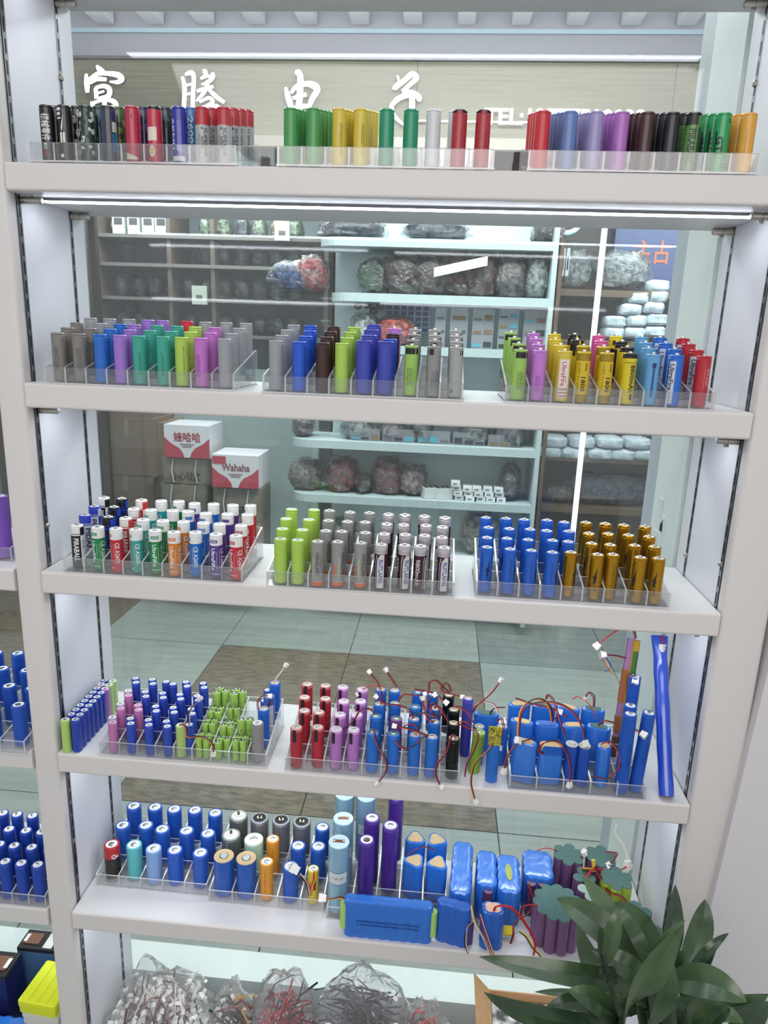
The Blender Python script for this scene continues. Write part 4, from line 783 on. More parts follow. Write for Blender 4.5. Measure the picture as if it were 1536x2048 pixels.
# loose cells to the right of the middle organiser
g = 'loose wired cells on the fourth shelf'
style('gcell', 'olive green wired cell', (124, 164, 56), h=.072, r=.0096, kind='wired_battery', ring=pm((150, 176, 80), .5), rim=(150, 184, 80)); style('icell', 'tall indigo cell', (70, 72, 178), h=.105, r=.0088, kind='tall_battery', ring=KRAFT)
style('tallb', 'tall blue button-top battery', (30, 84, 180), h=.134, r=.0097, top='button', kind='tall_battery', decals=[('codes', (20, 50, 130), 6, .05, .09, 3)])
o = put('gcell', .6740, .0440, z3 + .0001, 'olive green wired cell standing loose between middle and right organisers', g, 0, (0, math.radians(4)))
o = wired('bcell', .7005, .0235, z3, 'loose blue cell with a yellow circuit board at its head, fourth shelf', g, [])
b = MB(); pcb = pm((196, 176, 44), .4, 0, 0, (420, 420, 420), (92, 110, 40)); b.obox(Vector((.7005, .0165, z3 + .0825)), (.0098, 0, 0), (0, .0012, .0002), (0, .002, .0145), pcb)
rn = random.Random(3)
for k in range(14): b.obox(Vector((.7005 + rn.uniform(-.008, .008), .0150, z3 + .0825 + rn.uniform(-.0125, .0125))), (.0009, 0, 0), (0, .0006, 0), (0, 0, .0012), rn.choice((DARK, pm((222, 206, 90), .35), STEEL)))
add_part(b.build('circuit_board'), o, 'circuit_board')
wire(o, line(ZD, [(1392, 915, .012), (1370, 970, .008), (1290, 1050, .002), (1200, 1150, -.004), (1165, 1340, -.008), (1208, 1530, -.010)]), ('orange', 'black'), .0009, 1.0)
o = wired('bcell', .7175, .0720, z3, 'loose blue cell with dark looped wires behind the circuit board', g, [(line(ZD, [(1450, 680, .066), (1490, 640, .06), (1520, 720, .05), (1500, 850, .04), (1480, 940, .034)]), ('red', 'black'), .0008, 1.0)])
o = wired('icell', .6605, .0880, z3, 'tall indigo cell standing loose behind the olive green one', g, [(line(ZD, [(1175, 585, .085), (1215, 510, .085), (1290, 450, .085), (1400, 350, .085), (1480, 240, .085)]), ('red', 'black'), .0008, 1.0), (line(ZD, [(1220, 490, .09), (1290, 458, .09), (1400, 480, .09), (1450, 540, .085), (1460, 590, .08)]), ('white', 'red'), .0006)])
o = wired('bcell', .6800, .0665, z3, 'loose blue cell partly hidden behind the olive green cell', g, [])
o = pack('battery_pack', 'loose wide blue two-cell pack behind the yellow circuit board, fourth shelf', 'battery', g, .694, .108, z3, hull(pair(.0115), .0097), .069, BLUE_PVC, GREENPAPER)
wire(o, line(ZD, [(1370, 595, .105), (1400, 545, .1), (1450, 522, .1), (1540, 518, .1)]), ('red', 'black'), .0008)
# right organiser with two-cell packs
xr, yr = .7485, .0285
tray(xr, yr, z3, 5, 3, .0408, .0465, 'clear acrylic organiser with larger cells, right end of the fourth shelf', rise=.006, group='clear acrylic organisers with large cells')
g = 'blue packs in the right organiser on the fourth shelf'; K = {}
def two(key, x, y, r, label, rz=0.0, end=KRAFT, cells=None, rad=.0097):
    K[key] = pack('battery_pack', label, 'battery', g, x, y, z3 + .0034 + .006 * r, hull(cells or pair(), rad), .067, BLUE_PVC, end, rz); return K[key]
two('f1', .7490, .0285, 0, 'blue two-cell pack at the front left cell of the right organiser', -.35)
o = empty('battery_pack', (.7893, .0280, z3 + .0034), 'torn blue two-cell pack, second in the front row, right organiser', 'battery', g); K['f2'] = o
b = MB(); out = hull(pair(), .0097); b.prism(out, 0, .052, BLUE_PVC, rr=.0015); b.build('sleeve', o)
b = MB(); V = [(p[0], p[1]) for p in out]; n = len(V); tp = [.067 - .012 * max(0, math.sin(3 * 2 * PI * k / n + 2.4)) for k in range(n)]
P = [[Vector((x, y, .051)) for x, y in V], [Vector((x * 1.01, y * 1.02, tp[k])) for k, (x, y) in enumerate(V)]]; b.grid(P, BLUE_DK, True, True); b.prism([(x * .93, y * .93) for x, y in V], .04, .0645, KRAFT); b.build('torn_sleeve', o)
o = empty('battery_pack', (.8305, .0285, z3 + .0034), 'peeled two-cell pack with bare grey tops, third in the front row', 'battery', g); K['f3'] = o
for s in (-1, 1):
    b = MB(); bs = pm((28, 76, 170), .3); b.lathe([(.0085, 0, bs), (.0095, .001, bs), (.0095, .067, pm((176, 176, 168), .5)), (.0093, .0682, pm((176, 176, 168), .5)), (.0055, .0684, STEEL), (.005, .069, STEEL)], 20, (s * .0096, -s * .001, 0)); b.build('cell', o)
two('f4', .8715, .0330, 0, 'single blue cell with a looping red wire, fourth in the front row', 0, KRAFT, [(0, 0)], .0112)
two('r1', .7490, .078, 1, 'blue two-cell pack, first in the second row of the right organiser', -.3); two('r2', .789, .076, 1, 'blue two-cell pack with crumpled top, second in the second row', -.1, BLUE_DK)
two('r3', .8305, .078, 1, 'blue two-cell pack, third in the second row of the right organiser', .15); two('r4', .8722, .079, 1, 'blue two-cell pack with green end, fourth in the second row', -.25, GREENPAPER)
two('b1', .7490, .1235, 2, 'blue two-cell pack, first in the back row of the right organiser', .3); two('b2', .790, .1235, 2, 'blue two-cell pack, second in the back row of the right organiser', 0, GREENPAPER)
two('b3', .8303, .1240, 2, 'blue two-cell pack, third in the back row of the right organiser', -.3); two('b4', .8715, .1240, 2, 'blue two-cell pack with green end, fourth in the back row', -.15, GREENPAPER)
def kw(k, pts, cols=('red', 'black'), end=None, r=.00085): wire(K[k], line(ZE, pts), cols, r, end)
kw('r2', [(530, 785, .075), (510, 660, .07), (440, 592, .066), (340, 605, .06), (265, 700, .05), (240, 920, .022)], ('yellow', 'red', 'black'), 1.3, .0009)
kw('r1', [(245, 900, .03), (275, 700, .06), (390, 622, .066), (560, 620, .064), (700, 690, .05), (780, 810, .034), (812, 945, .024)], ('red', 'black'), 1.2, .0009)
kw('r3', [(480, 590, .09), (490, 552, .088), (540, 600, .08), (590, 740, .05), (650, 920, .03)])
kw('f1', [(350, 930, .028), (230, 975, .018), (150, 1080, .008), (122, 1185, .003)], end=1.1)
kw('f2', [(470, 1060, .020), (415, 1030, .016), (460, 965, .016), (570, 950, .015), (655, 1040, .012), (690, 1180, .006), (680, 1300, .003)], end=1.1)
kw('f4', [(950, 975, .03), (1020, 957, .026), (1100, 1040, .016), (1105, 1170, .008), (1000, 1268, .003), (885, 1240, .002)])
kw('b3', [(705, 590, .12), (760, 570, .118), (850, 640, .1), (910, 765, .085)], ('red',)); kw('b4', [(885, 655, .12), (885, 570, .118), (845, 532, .116), (815, 575, .116)], end=.8)
kw('r4', [(925, 815, .08), (975, 775, .075), (1080, 795, .07)]); kw('b1', [(215, 580, .12), (330, 620, .114), (500, 660, .1), (575, 690, .096)], end=1.1)
kw('b2', [(550, 760, .1), (590, 730, .095), (640, 722, .092), (665, 750, .09)])
# tall cells in the last column
g = 'tall blue batteries at the right end of the fourth shelf'
put('tallb', .8990, .0165, z3 + .0034, 'tall blue button-top battery, nearest of the group in the right organiser', g)
o = put('tallb', .9225, .0235, z3 + .0036, 'tall blue button-top battery leaning right beside the nearest one', g, 0, (0, math.radians(2.5)))
wire(o, line(ZE, [(1205, 850, .012), (1245, 870, .008), (1262, 880, .006)]), ('red', 'black'), .0008, 1.2)
put('tallb', .9055, .0425, z3 + .0034, 'tall blue button-top battery behind the nearest one', g)
o = put('tallb', .9305, .1190, z3 + .0154, 'tall blue battery with a white connector, back of the last column', g); plug(o, zp(ZE, 1215, 430, .112), (1, -.2, -.1), 1.3)
wire(o, line(ZE, [(1235, 440, .112), (1215, 400, .115), (1200, 375, .12)]), ('red', 'black'), .0008)
# slim circuit-board pack leaning in the corner
o = empty('battery_pack', (.909, .100, z3 + .011), 'slim upright pack with a green circuit board and purple side, leaning at right', 'battery')
A = Vector((0, 0, 0)); Bv = at(1266, 1277, .150) - o.location; ax = (Bv - A).normalized(); ux = Vector((1, 0, 0)); ux = (ux - ax * ux.dot(ax)).normalized(); uy = ax.cross(ux); L = (Bv - A).length
def slab(nm, u0, u1, v0, v1, t0, t1, m):
    b = MB(); c = A + ax * (L * (t0 + t1) / 2) + ux * ((u0 + u1) / 2) + uy * ((v0 + v1) / 2); b.obox(c, ax * (L * (t1 - t0) / 2), ux * ((u1 - u0) / 2), uy * ((v1 - v0) / 2), m); return b.build(nm, o)
slab('cell_strip', -.008, .0, -.005, .005, 0, 1, pm((150, 106, 150), .4)); slab('tape', -.0086, .002, -.0056, .0056, .2, .34, pm((142, 82, 40), .4)); slab('tape', -.0086, .002, -.0056, .0056, .46, .74, pm((150, 86, 44), .4)); slab('tape', -.0086, .0, -.0056, .0056, .0, .17, pm((92, 54, 34), .5))
slab('frame_strip', .0, .0115, -.004, .004, .05, .99, pm((36, 34, 30), .5)); slab('circuit_board', .001, .0095, .004, .0052, .70, .99, pm((52, 100, 40), .4)); slab('circuit_board', .001, .0095, -.0052, -.004, .64, .96, pm((48, 104, 44), .4)); slab('gold_tape', .0, .0105, -.0058, -.0050, .9, .99, pm((186, 150, 40), .3, .5)); slab('gold_tape', -.001, .002, -.0058, -.0030, .3, .99, pm((170, 130, 60), .3, .5))
wire(o, line(ZE, [(1240, 75, .14), (1236, 30, .14), (1222, 5, .14)]), ('red', 'black'), .0009)
wire(o, line(ZE, [(1155, 240, .135), (1060, 216, .13), (985, 212, .126)]), ('red', 'black'), .0008, 1.3)
wire(o, line(ZE, [(965, 225, .126), (1000, 300, .126), (1060, 380, .126)]), ('orange', 'tan'), .0008); wire(o, line(ZE, [(975, 230, .126), (1030, 290, .126), (1020, 330, .126), (980, 355, .126)]), ('blue',), .0007)
wire(o, line(ZE, [(1160, -40, .15), (1075, 10, .14), (990, 70, .13), (930, 120, .126)]), ('red', 'red'), .0009, 1.4)
# long blue sleeve leaning on the side
o = empty('battery_pack', (.968, .014, z3), 'very long blue shrink-wrapped stick battery leaning at the right end', 'battery')
b = MB(); a = Vector((0, 0, 0.003)); c = at(1319, 1272, .150) - o.location; t = (c - a).normalized(); u = Vector((1, 0, 0)); u = (u - t * u.dot(t)).normalized(); v = t.cross(u)
P = []
for k in range(33):
    f = k / 32; r = .0112 * (1 + .035 * math.sin(f * 27)); ru = r * (1 if f < .86 else 1 + .2 * (f - .86) / .14); rv = r * (1 if f < .8 else 1 - .5 * (f - .8) / .2)
    P.append([a + (c - a) * f + u * (ru * math.cos(2 * PI * q / 18)) + v * (rv * math.sin(2 * PI * q / 18)) for q in range(18)])
b.grid(P, pm((36, 78, 196), .18, 0, 0, (60, 60, 60), None, .6), True, True); b.add(P[0], [tuple(reversed(range(18)))], DARK); b.add(P[-1], [tuple(range(18))], BLUE_DK); b.build('sleeve', o)
wire(o, [o.location + c + Vector((.001, -.004, .003)), o.location + c + Vector((.002, -.012, -.002)), o.location + c + Vector((.002, -.0145, -.009))], ('red', 'red'), .0009, 1.5)

# ------------------------------------------------------------------ fifth shelf
z4 = ZT[4]
tray(.0345, .0885, z4, 5, 3, .0408, .0465, 'clear acrylic organiser with large cells, left end of the fifth shelf', rise=.006, group='clear acrylic organisers with large cells')
fill('5L', 'left organiser', 4, [['redblk', 'tl26', 'pl26', 'bl26w', 'bl26'], ['bl26'] * 5, ['bl26'] * 5], None, .006)
xb, yb_ = .2475, .0770
tray(xb, yb_, z4, 5, 3, .0408, .0465, 'clear acrylic organiser with large cells, second on the fifth shelf', rise=.006, group='clear acrylic organisers with large cells')
g = 'large batteries in the second organiser on the fifth shelf'
for s, c, r, dx, dy, n in [('kraft32', 0, 0, 0, 0, 'front left'), ('kraft32', 1, 0, 0, 0, 'second in the front row'), ('or21', 2, 0, -.003, -.004, 'third in the front row'), ('bl26', 3, 0, -.001, -.002, 'fourth in the front row'),
                           ('stud', 0, 1, -.001, .001, 'first in the second row'), ('mint32', 1, 1, .001, 0, 'second in the second row'), ('or21', 2, 1, -.004, 0, 'third in the second row'), ('bl26', 3, 1, .003, -.003, 'fourth in the second row'), ('bl26', 4, 1, -.001, 0, 'fifth in the second row'),
                           ('stud', 0, 2, 0, 0, 'first in the back row'), ('studb', 1, 2, 0, 0, 'second in the back row'), ('studb', 2, 2, .001, 0, 'third in the back row'), ('studb', 3, 2, 0, 0, 'fourth in the back row'), ('bl26', 4, 2, -.001, -.002, 'fifth in the back row')]:
    put(s, xb + .0408 * c + dx, yb_ + .0465 * r + dy, z4 + .0034 + .006 * r, '%s%s, %s, second organiser on fifth shelf' % (ST[s]['look'], '' if 'battery' in ST[s]['look'] else ' battery', n), g, random.uniform(-15, 15))
style('yelw', 'yellow pack with bundled wires', (214, 190, 66), h=.068, r=.0100, kind='wired_battery', decals=[('rect', (150, 40, 34), 10, 40, .03, .066)])
o = put('yelw', xb + .0408 * 4 - .001, yb_ - .004, z4 + .0034, 'yellow pack with bundled wires and a white connector, second organiser', g)
wire(o, line(ZB5, [(1240, 1190, .062), (1225, 1100, .060), (1210, 1040, .058), (1170, 980, .056), (1125, 930, .054)]), ('black', 'white', 'red'), .0011)
wire(o, line(ZB5, [(1290, 900, .064), (1300, 980, .060), (1265, 1080, .060), (1250, 1180, .062)]), ('red', 'yellow'), .0012)
plug(o, zp(ZB5, 1095, 895, .054), (-.8, 0, .5), 2.0)
# third organiser with tall cells
xt, yt = .4615, .0650
tray(xt, yt, z4, 5, 3, .0408, .0465, 'clear acrylic organiser with tall cells, third on the fifth shelf', rise=.006, group='clear acrylic organisers with large cells')
g = 'tall batteries in the third organiser on the fifth shelf'
for s, c, r, dx, dy, n in [('ice', 0, 0, -.006, .000, 'front one of the left column'), ('ice', 0, 1, -.006, .006, 'second of the left column'), ('ice', 0, 2, -.012, .020, 'back one of the left column'), ('ice', 1, 2, -.012, .020, 'beside the back icy one'),
                           ('purp', 1, 0, .0, .012, 'nearest of the purple ones'), ('purp', 1, 1, .004, .016, 'behind the nearest purple one'), ('purp', 2, 1, -.002, .000, 'next to the three-cell packs'), ('purp', 2, 2, .003, .026, 'farthest of the purple ones')]:
    put(s, xt + .0408 * c + dx, yt + .0465 * r + dy, z4 + .0034 + .006 * r * (s != 'x'), '%s, %s, third organiser on fifth shelf' % (ST[s]['look'], n), g, random.uniform(-20, 20))
TRI = [(-.0093, .0054), (.0093, .0054), (0, -.0107)]
T3 = {}
for k, (x, y, r, n) in enumerate([(.587, .108, 1, 'front left of four'), (.628, .108, 1, 'front right of four'), (.586, .1590, 2, 'back left of four'), (.625, .1590, 2, 'back right of four')]):
    T3[k] = pack('battery_pack', 'blue triangular three-cell pack with tan end, %s, fifth shelf' % n, 'battery', 'triangular packs on the fifth shelf', x, y, z4 + .0034 + .006 * r, hull(TRI, .0097), .068, BLUE_PVC, KRAFT, .5 + .3 * k, endscale=.74)
wire(T3[0], line(ZC5, [(950, 720, .1), (1040, 655, .1), (1130, 632, .1), (1240, 670, .1)]), ('red', 'black'), .0007)
# blue packs standing free
g = 'blue shrink-wrapped packs at the right of the fifth shelf'
o = pack('battery_pack', 'wide blue pack standing along the front edge of the fifth shelf', 'battery', g, .548, .0175, z4, scallop(.148, .0205, 8, 1, .0018), .071, BLUE_PVC, None, 0, .004)
b = MB(); b.prism(circle(.0745, .0, .0075), .012, .058, pm((170, 210, 110), .4)); b.build('bare_cell_end', o)
b = MB(); b.prism(circle(-.0745, .0, .0075), .012, .058, pm((170, 210, 110), .4)); b.build('bare_cell_end', o)
b = MB(); rn = random.Random(5)
for i in range(2):
    x = -.052
    while x < .052: L = rn.uniform(.001, .004); b.box(x, -.0121, .034 - i * .007, x + L, -.0118, .036 - i * .007, pm((16, 40, 110), .4)); x += L + .0016
b.build('printed_line', o)
wire(o, [Vector((.476, .018, z4 + .064))] + line(ZC5, [(250, 1150, .018), (180, 1165, .018), (110, 1160, .018)]), ('yellow', 'red', 'black'), .0011, 1.6)
o = pack('battery_pack', 'blue three-cell pack with wavy top to the right of the wide pack', 'battery', g, .657, .0215, z4, scallop(.056, .021, 3, 1, .002), .075, BLUE_DK, None, -.22, .004)
b = MB(); b.prism(circle(.0285, -.004, .006), .002, .05, pm((84, 52, 96), .4)); b.build('bare_cell', o)
wire(o, line(ZS, [(298, 580, .012), (325, 690, .006), (395, 815, .0), (445, 955, -.004)]), ('white', 'yellow', 'black'), .0009); wire(o, line(ZS, [(300, 690, .01), (260, 740, .008), (255, 850, .004), (275, 920, -.002)]), ('black', 'tan'), .0009)
o = pack('battery_pack', 'small blue pack with a pink paper end near the shelf edge', 'battery', g, .7215, .0235, z4, scallop(.037, .030, 2, 2, .0016), .071, BLUE_DK, pm((222, 182, 160), .8), 0, .004, .66)
wire(o, line(ZS, [(455, 615, .016), (480, 580, .012), (580, 592, .008), (680, 700, .004), (750, 835, .0), (740, 930, -.003)]), ('red', 'red'), .0012); wire(o, line(ZS, [(355, 640, .01), (380, 720, .006), (430, 860, .0), (480, 975, -.006)]), ('red', 'tan'), .0009)
PKS = [('tallest left', .672, .112, .037, .132, 2, 4, -.07), ('second', .7165, .1145, .036, .090, 2, 3, -.05), ('third, with a slit top', .7545, .1065, .040, .094, 2, 4, -.05), ('widest, right', .8095, .1350, .053, .074, 3, 3, -.07)]
PK = []
for n, x, y, w_, d, nx, ny, rz in PKS:
    o = pack('battery_pack', 'upright blue wavy-topped pack, %s of four standing behind the front packs' % n, 'battery', g, x, y, z4, scallop(w_, d, nx, ny, .0016), .0705, BLUE_PVC, None, rz, .005); PK.append(o)
    b = MB(); rn = random.Random(n); c, s = math.cos(rz), math.sin(rz)
    R, Cn = 14, 10; P = []
    for i in range(R):
        row = []
        for j in range(Cn):
            u = (j / (Cn - 1) - .5) * (w_ - .011); v = (i / (R - 1) - .5) * (d - .012)
            e_ = 0 if i in (0, R - 1) or j in (0, Cn - 1) else rn.uniform(.0002, .0016)
            row.append(Vector((u * c - v * s, u * s + v * c, .0702 + e_)))
        P.append(row)
    b.grid(P, BLUE_PVC); b.build('crinkled_top', o)
b = MB(); b.prism([(p[0] * .0058, p[1] * .020) for p in circle(0, 0, 1, 18)], .0708, .0724, pm((150, 160, 70), .5)); b.build('slit', PK[2])
b = MB(); b.obox((.0175, .008, .062), (.001, 0, 0), (0, .007, 0), (0, .001, .008), pm((70, 120, 50), .5)); b.build('circuit_board', PK[0])
b = MB()
b.prism(circle(0, -.0455, .0085), 0, .064, pm((92, 58, 98), .4)); b.build('bare_cell', PK[1])
for q in (-.016, .003):
    b = MB(); b.prism(circle(q, -.0400, .0075), 0, .064, pm((86, 54, 92), .4)); b.build('bare_cell', PK[3])
wire(PK[3], line(ZS, [(700, 420, .085), (740, 520, .07), (715, 620, .06), (650, 665, .05), (590, 712, .045)]), ('red', 'black'), .001)
b = MB(); b.obox(zp(ZS, 548, 755, .035), (.009, 0, 0), (0, .003, .006), (0, -.002, .004), pm((226, 202, 40), .4)); add_part(b.build('yellow_board'), PK[3], '')
wire(PK[3], line(ZS, [(590, 730, .04), (595, 790, .03), (575, 850, .025)]), ('black', 'red'), .0012)
wire(PK[3], line(ZS, [(760, 185, .17), (830, 165, .17), (890, 178, .17)]), ('red',), .0009)
# purple packs with scalloped green paper tops
PUR = pm((120, 84, 126), .35); g = 'purple multi-cell packs with green paper ends'
def cluster(label, x, y, cells, h=.067, r=.0097, mat=PUR, paper=GREENPAPER, z=0.0):
    o = empty('battery_cluster', (x, y, z4 + z), label, 'battery', g)
    for cx, cy in cells:
        b = MB(); b.lathe([(r - .001, 0, mat), (r, .001, mat), (r, h - .001, mat), (r - .001, h, mat)], 18, (cx, cy, 0)); b.build('cell', o)
    N = 96; out = []
    for k in range(N):
        t = 2 * PI * k / N; d = Vector((math.cos(t), math.sin(t))); best = 0
        for c in cells:
            c = Vector(c); pr = c.dot(d); pe = (c - d * pr).length; rr = r * 1.0
            if pe < rr: best = max(best, pr + math.sqrt(rr * rr - pe * pe))
        out.append((d.x * best, d.y * best))
    b = MB(); b.prism(out, h - .0002, h + .0009, paper, smooth=False); b.build('end_paper', o)
    return o
def ring_cells(n, R): return [(R * math.cos(2 * PI * k / n + .3), R * math.sin(2 * PI * k / n + .3)) for k in range(n)]
big = cluster('large purple ten-cell cluster with a scalloped green paper top, nearest the plant', .832, .0500, ring_cells(11, .0325) + ring_cells(5, .0160) + [(0, 0)], .068)
wire(big, line(ZS, [(650, 650, .02), (660, 590, .022), (710, 572, .024), (770, 580, .026)]), ('black', 'red'), .001); wire(big, line(ZS, [(640, 760, .012), (690, 800, .008), (740, 880, .002), (790, 930, -.004), (815, 1000, -.008)]), ('black', 'yellow'), .0011)
hexa = ring_cells(6, .0194) + [(0, 0)]
c1 = cluster('purple cluster with a green paper top at the back beside the widest blue pack', .8700, .1690, hexa, .068)
c2 = cluster('purple cluster with a green paper top in the back right corner', .9290, .1720, hexa, .068)
c3 = cluster('small purple cluster behind the large one with tangled red wires', .8880, .1190, [(-.01, -.006), (.01, -.006), (0, .0115)], .068)
c4 = cluster('green-sleeved cluster with a green paper top near the right panel', .9450, .1190, hexa, .068, mat=pm((176, 206, 78), .4)); c5 = cluster('cluster with a pale grey-green paper top hidden behind the plant leaves', .9000, .0760, [(-.01, -.0058), (.01, -.0058), (0, .0116), (-.019, .0116)], .068, paper=pm((146, 164, 152), .85))
c6 = cluster('purple cluster with a green paper top in the front right corner', .9600, .0460, hexa, .064)
b = MB(); b.obox(zp(ZS, 1120, 315, .13), (.009, 0, 0), (0, .001, .001), (0, -.004, .005), pm((176, 124, 40), .4)); b.obox(zp(ZS, 1170, 290, .128), (.003, 0, .001), (0, .001, 0), (-.002, 0, .012), pm((226, 190, 60), .4)); add_part(b.build('tape'), c3, '')
wire(c3, line(ZS, [(1070, 410, .11), (1120, 370, .115), (1160, 320, .125), (1240, 318, .13)]), ('red', 'red'), .0012)
wire(c4, line(ZS, [(1175, 300, .125), (1220, 380, .115), (1270, 470, .1), (1380, 520, .08), (1430, 620, .06)]), ('red', 'black'), .0012); wire(c4, line(ZS, [(1200, 440, .1), (1235, 490, .09), (1235, 530, .085)]), ('red',), .0012)
wire(c2, line(ZS, [(1250, 195, .17), (1330, 200, .165), (1320, 240, .16), (1285, 275, .155)]), ('red', 'black'), .0009, 1.3); wire(c1, line(ZS, [(1125, 260, .155), (1115, 235, .155), (1108, 215, .155)]), ('black', 'black'), .0009, 1.3)
wire(c4, line(ZS, [(1330, 0, .18), (1322, 60, .178), (1370, 130, .172), (1405, 200, .165), (1412, 260, .16)]), ('white', 'white'), .0011, 1.9); wire(c4, line(ZS, [(1360, 325, .15), (1385, 310, .15), (1405, 295, .15)]), ('red', 'orange'), .001)
# ------------------------------------------------------------------ left neighbouring bay
style('bl21', 'large blue flat-top with white ring', (32, 80, 176), h=.071, r=.0112, kind='large_battery', ring=pm((240, 240, 240), .5)); style('bbt', 'blue button-top with white ring', (34, 70, 168), h=.071, r=.0104, top='button', kind='button_top_battery', ring=pm((244, 244, 244), .5))
style('purm', 'tall violet battery', (120, 78, 176), h=.098, r=.0145, kind='tall_battery')
g = 'batteries in the left neighbouring bay, level with the fourth shelf'
tray(-.0690 - .0408 * 3, .0130, ZT[3], 4, 4, .0408, .0465, 'clear acrylic organiser in the neighbouring bay, level with the fourth shelf', rise=.006, group='clear acrylic organisers with large cells')
for r in range(4):
    for c in range(4):
        put('bl21', -.0690 - .0408 * (3 - c) + random.uniform(-.004, .004), .0130 + .0465 * r + random.uniform(-.004, .004), ZT[3] + .0034 + .006 * r, 'large blue battery, %s in %s row, left neighbouring bay, fourth shelf level' % (ORD[c], ROW[r]), g)
g = 'batteries in the left neighbouring bay, level with the fifth shelf'
tray(-.0640 - .0303 * 8, .0200, ZT[4], 9, 4, .0303, .0305, 'clear acrylic organiser in the neighbouring bay, level with the fifth shelf')
for r in range(4):
    for c in range(3, 9):
        put('bbt', -.0640 - .0303 * (8 - c) + random.uniform(-.003, .003), .0200 + .0305 * r, ZT[4] + .0034 + RISE * r, 'blue button-top battery, %s in %s row, left neighbouring bay, fifth shelf level' % (ORD[c], ROW[r]), g)
q = onz(6, 1114, ZT[2] + .004); tray(q.x - .0408 * 2, q.y + .012, ZT[2], 3, 2, .0408, .0465, 'clear acrylic organiser in the neighbouring bay, level with the third shelf', rise=.006, group='clear acrylic organisers with large cells')
put('purm', q.x - .004, q.y + .008, ZT[2] + .0034, 'tall violet battery at the left edge of the photo, nearer one', 'violet batteries in the neighbouring bay'); put('purm', q.x + .003, q.y + .056, ZT[2] + .0094, 'tall violet battery at the left edge of the photo, farther one', 'violet batteries in the neighbouring bay')
def prismatic(x, y, w_, d, h, label, col):
    o = empty('prismatic_cell', (x, y, ZLOW), label, 'battery', 'prismatic cells in the neighbouring bay')
    b = MB(); b.box(-w_ / 2, -d / 2, 0, w_ / 2, d / 2, h - .008, pm(col, .25)); b.build('case', o)
    b = MB(); b.box(-w_ / 2, -d / 2, h - .008, w_ / 2, d / 2, h, DARK); b.build('top_plate', o)
    for s in (-1, 1):
        b = MB(); b.box(s * w_ * .3 - w_ * .14, -d * .28, h, s * w_ * .3 + w_ * .14, d * .28, h + .003, pm((122, 84, 66), .45, .4)); tm = b.build('terminal', o)
        b = MB(); b.box(s * w_ * .42 - w_ * .03, -d * .2, h + .003, s * w_ * .42 + w_ * .03, d * .2, h + .0036, pm((220, 220, 216), .4)); b.build('seal', tm)
    b = MB(); b.box(-w_ * .07, -d * .4, h, w_ * .09, d * .44, h + .0008, pm((216, 216, 212), .5)); b.build('sticker', o)
prismatic(-.148, .160, .118, .045, .172, 'blue prismatic cell with a black top and brown terminals, behind the yellow lid', (70, 104, 140)); prismatic(-.255, .098, .130, .055, .172, 'dark blue prismatic cell with black top at the left edge', (28, 32, 84))
g = 'plastic battery cases stacked in the neighbouring bay'
def case(z0, z1, x, y, w_, d, m, label, rz, lid=None):
    o = empty('battery_case', (x, y, z0), label, 'case', g, rz)
    h = z1 - z0; b = MB(); b.prism(rpost(-w_ / 2, w_ / 2, -d / 2, d / 2, .004), 0, h * .55, m); b.build('tray', o)
    b = MB(); b.prism(rpost(-w_ / 2 - .001, w_ / 2 + .001, -d / 2 - .001, d / 2 + .001, .004), h * .55, h, m, rr=.002); ld = b.build('lid', o)
    for k in range(1, 4):
        b = MB(); b.box(-w_ / 2 + w_ * k / 4 - .0008, -d / 2 + .004, h, -w_ / 2 + w_ * k / 4 + .0008, d / 2 - .004, h + .0012, m); b.build('rib', ld)
YEL = pm((214, 224, 40), .3)
case(.283, .318, -.094, .066, .072, .078, FILM2, 'clear plastic battery case under the frosted one', .1); case(.3185, .348, -.094, .066, .072, .080, pm((206, 208, 196), .35), 'frosted pale plastic case under the yellow one', -.06); case(.3495, .376, -.095, .066, .074, .088, YEL, 'bright yellow lidded plastic case on top of the stack', -.08)
o = pack('battery_pack', 'blue wavy pack lying under the stacked plastic cases', 'battery', 'blue packs in the neighbouring bay', -.095, .066, ZLOW, scallop(.07, .09, 3, 4, .003), .082, BLUE_PVC, None, 0, .005); o = pack('battery_pack', 'blue wavy pack at the left edge on the lowest neighbouring shelf', 'battery', 'blue packs in the neighbouring bay', -.190, .030, ZLOW, scallop(.11, .05, 4, 2, .003), .10, BLUE_PVC, None, 0, .005)
o = empty('plastic_bag', (-.078, .012, ZLOW), 'empty clear plastic bag standing against the left post', 'bag'); b = MB()
P = []
for i in range(9):
    f = i / 8; P.append([Vector((-.020 + .044 * j / 8 * (1) - .012 * (1 - f) + random.uniform(-.002, .002), -.006 + random.uniform(-.003, .003) + .002 * math.sin(j), f * (.10 + .035 * (j / 8)))) for j in range(9)] + [Vector((-.020 + .044 * j / 8 - .012 * (1 - f), .002 + random.uniform(-.002, .002), f * (.10 + .035 * (j / 8)))) for j in range(8, -1, -1)])
b.grid(P, FILM2, True, True); b.build('film', o)

